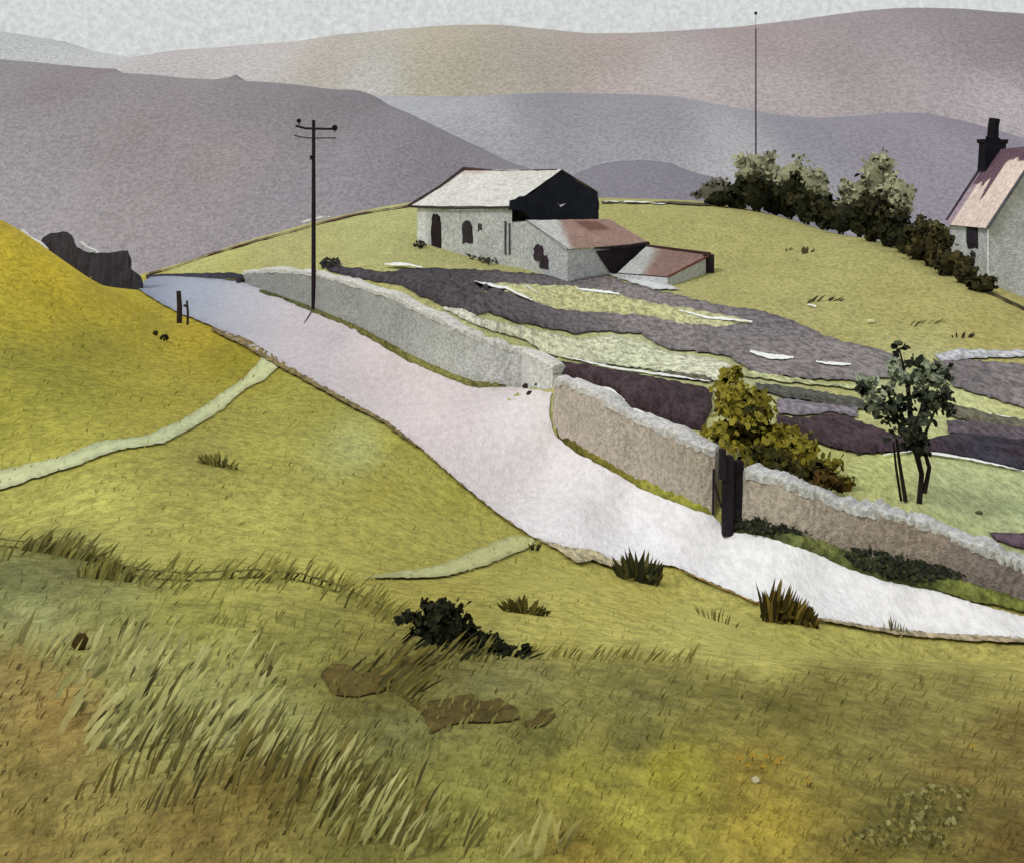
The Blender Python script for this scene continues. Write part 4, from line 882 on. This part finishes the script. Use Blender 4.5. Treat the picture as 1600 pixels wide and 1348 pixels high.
hill('mountain',[(100,112),(170,104),(190,100),(240,90),(310,80),(350,80),(400,80),(430,77),(480,66),(560,61),(620,50),(680,45),(780,43),(850,50),(900,57),(940,62),(1000,59),(1080,52),(1150,47),(1200,46),(1260,31),(1330,23),(1400,17),(1450,15),(1500,18),(1540,28),(1600,36),(1750,50),(2000,90),(2500,80)],1600,1000,-34,
  grad([(200,110,196,194,196),(300,110,188,182,182),(450,110,192,186,186),(560,100,180,172,160),(700,80,182,172,152),(700,130,170,166,146),(620,130,196,194,192),(820,100,170,162,152),(950,80,172,158,152),(1000,120,184,176,176),(1150,70,160,144,144),(1150,130,182,174,176),(1300,60,150,141,144),(1300,110,168,158,160),(1450,50,144,136,139),(1550,60,134,126,130),(1400,85,142,132,136),(1500,88,130,120,125),(1200,80,162,150,152),(1400,150,186,178,182),(1550,150,184,176,182),(1590,110,160,152,156)]),
  'long far mountain, beige in the middle and mauve at the right',.66,jag=.9)
hill('mountain',[(-900,30),(-300,35),(0,50),(50,58),(100,65),(130,74),(155,86),(180,93),(240,98),(340,105)],2400,1500,-34,lambda u,v:mix(lin((186,188,188)),lin((204,204,204)),min(1,max(0,(u)/250))),'palest far mountain at the upper left',.8)
def rsh(u,v): return lin((148,138,142))

# ------------------------------------------------------------------ world, sun, camera
w=bpy.data.worlds.new("World"); scn.world=w; w.use_nodes=True; nt=w.node_tree; N=nt.nodes; L=nt.links
bg=N['Background']; sky=N.new('ShaderNodeTexSky'); sky.sky_type='NISHITA'; sky.sun_disc=False
EL,AZ=math.radians(48),math.radians(235)     # azimuth clockwise from +Y
sky.sun_elevation=EL; sky.sun_rotation=AZ; sky.dust_density=4; sky.air_density=1
hs=N.new('ShaderNodeHueSaturation'); hs.inputs['Saturation'].default_value=.35; L.new(sky.outputs[0],hs.inputs['Color'])
tc=N.new('ShaderNodeTexCoord'); n1=N.new('ShaderNodeTexNoise'); n1.inputs['Scale'].default_value=210; n1.inputs['Detail'].default_value=3; n1.inputs['Roughness'].default_value=.7
L.new(tc.outputs['Generated'],n1.inputs['Vector']); r=N.new('ShaderNodeMapRange'); r.inputs[1].default_value=.3;r.inputs[2].default_value=.7;r.inputs[3].default_value=.84;r.inputs[4].default_value=1.16
L.new(n1.outputs['Fac'],r.inputs[0])
vm=N.new('ShaderNodeVectorMath'); vm.operation='SCALE'; vm.inputs[0].default_value=tuple(x*10*1.0 for x in lin((215,218,217))); L.new(r.outputs[0],vm.inputs['Scale'])
mx=N.new('ShaderNodeMix'); mx.data_type='RGBA'; mx.inputs[0].default_value=.93; L.new(hs.outputs[0],mx.inputs[6]); L.new(vm.outputs[0],mx.inputs[7])
L.new(mx.outputs[2],bg.inputs['Color']); bg.inputs['Strength'].default_value=.1
sd=bpy.data.lights.new('sun','SUN'); sd.energy=1.3; sd.angle=math.radians(12); sd.color=(1,.985,.96); so=bpy.data.objects.new('sun',sd); col.objects.link(so)
dv=Vector((math.sin(AZ)*math.cos(EL),math.cos(AZ)*math.cos(EL),math.sin(EL))); so.rotation_euler=dv.to_track_quat('Z','Y').to_euler(); so.location=(0,0,60)
cd=bpy.data.cameras.new('camera'); cd.sensor_width=36; cd.lens=F/1600*36; cd.shift_y=-(674-HV)/1600; cd.clip_end=20000; cd.clip_start=.05
co=bpy.data.objects.new('camera',cd); col.objects.link(co); co.rotation_euler=(math.pi/2,0,0); scn.camera=co
scn.render.engine='CYCLES'; scn.view_settings.view_transform='Standard'; scn.view_settings.look='None'; scn.view_settings.exposure=0
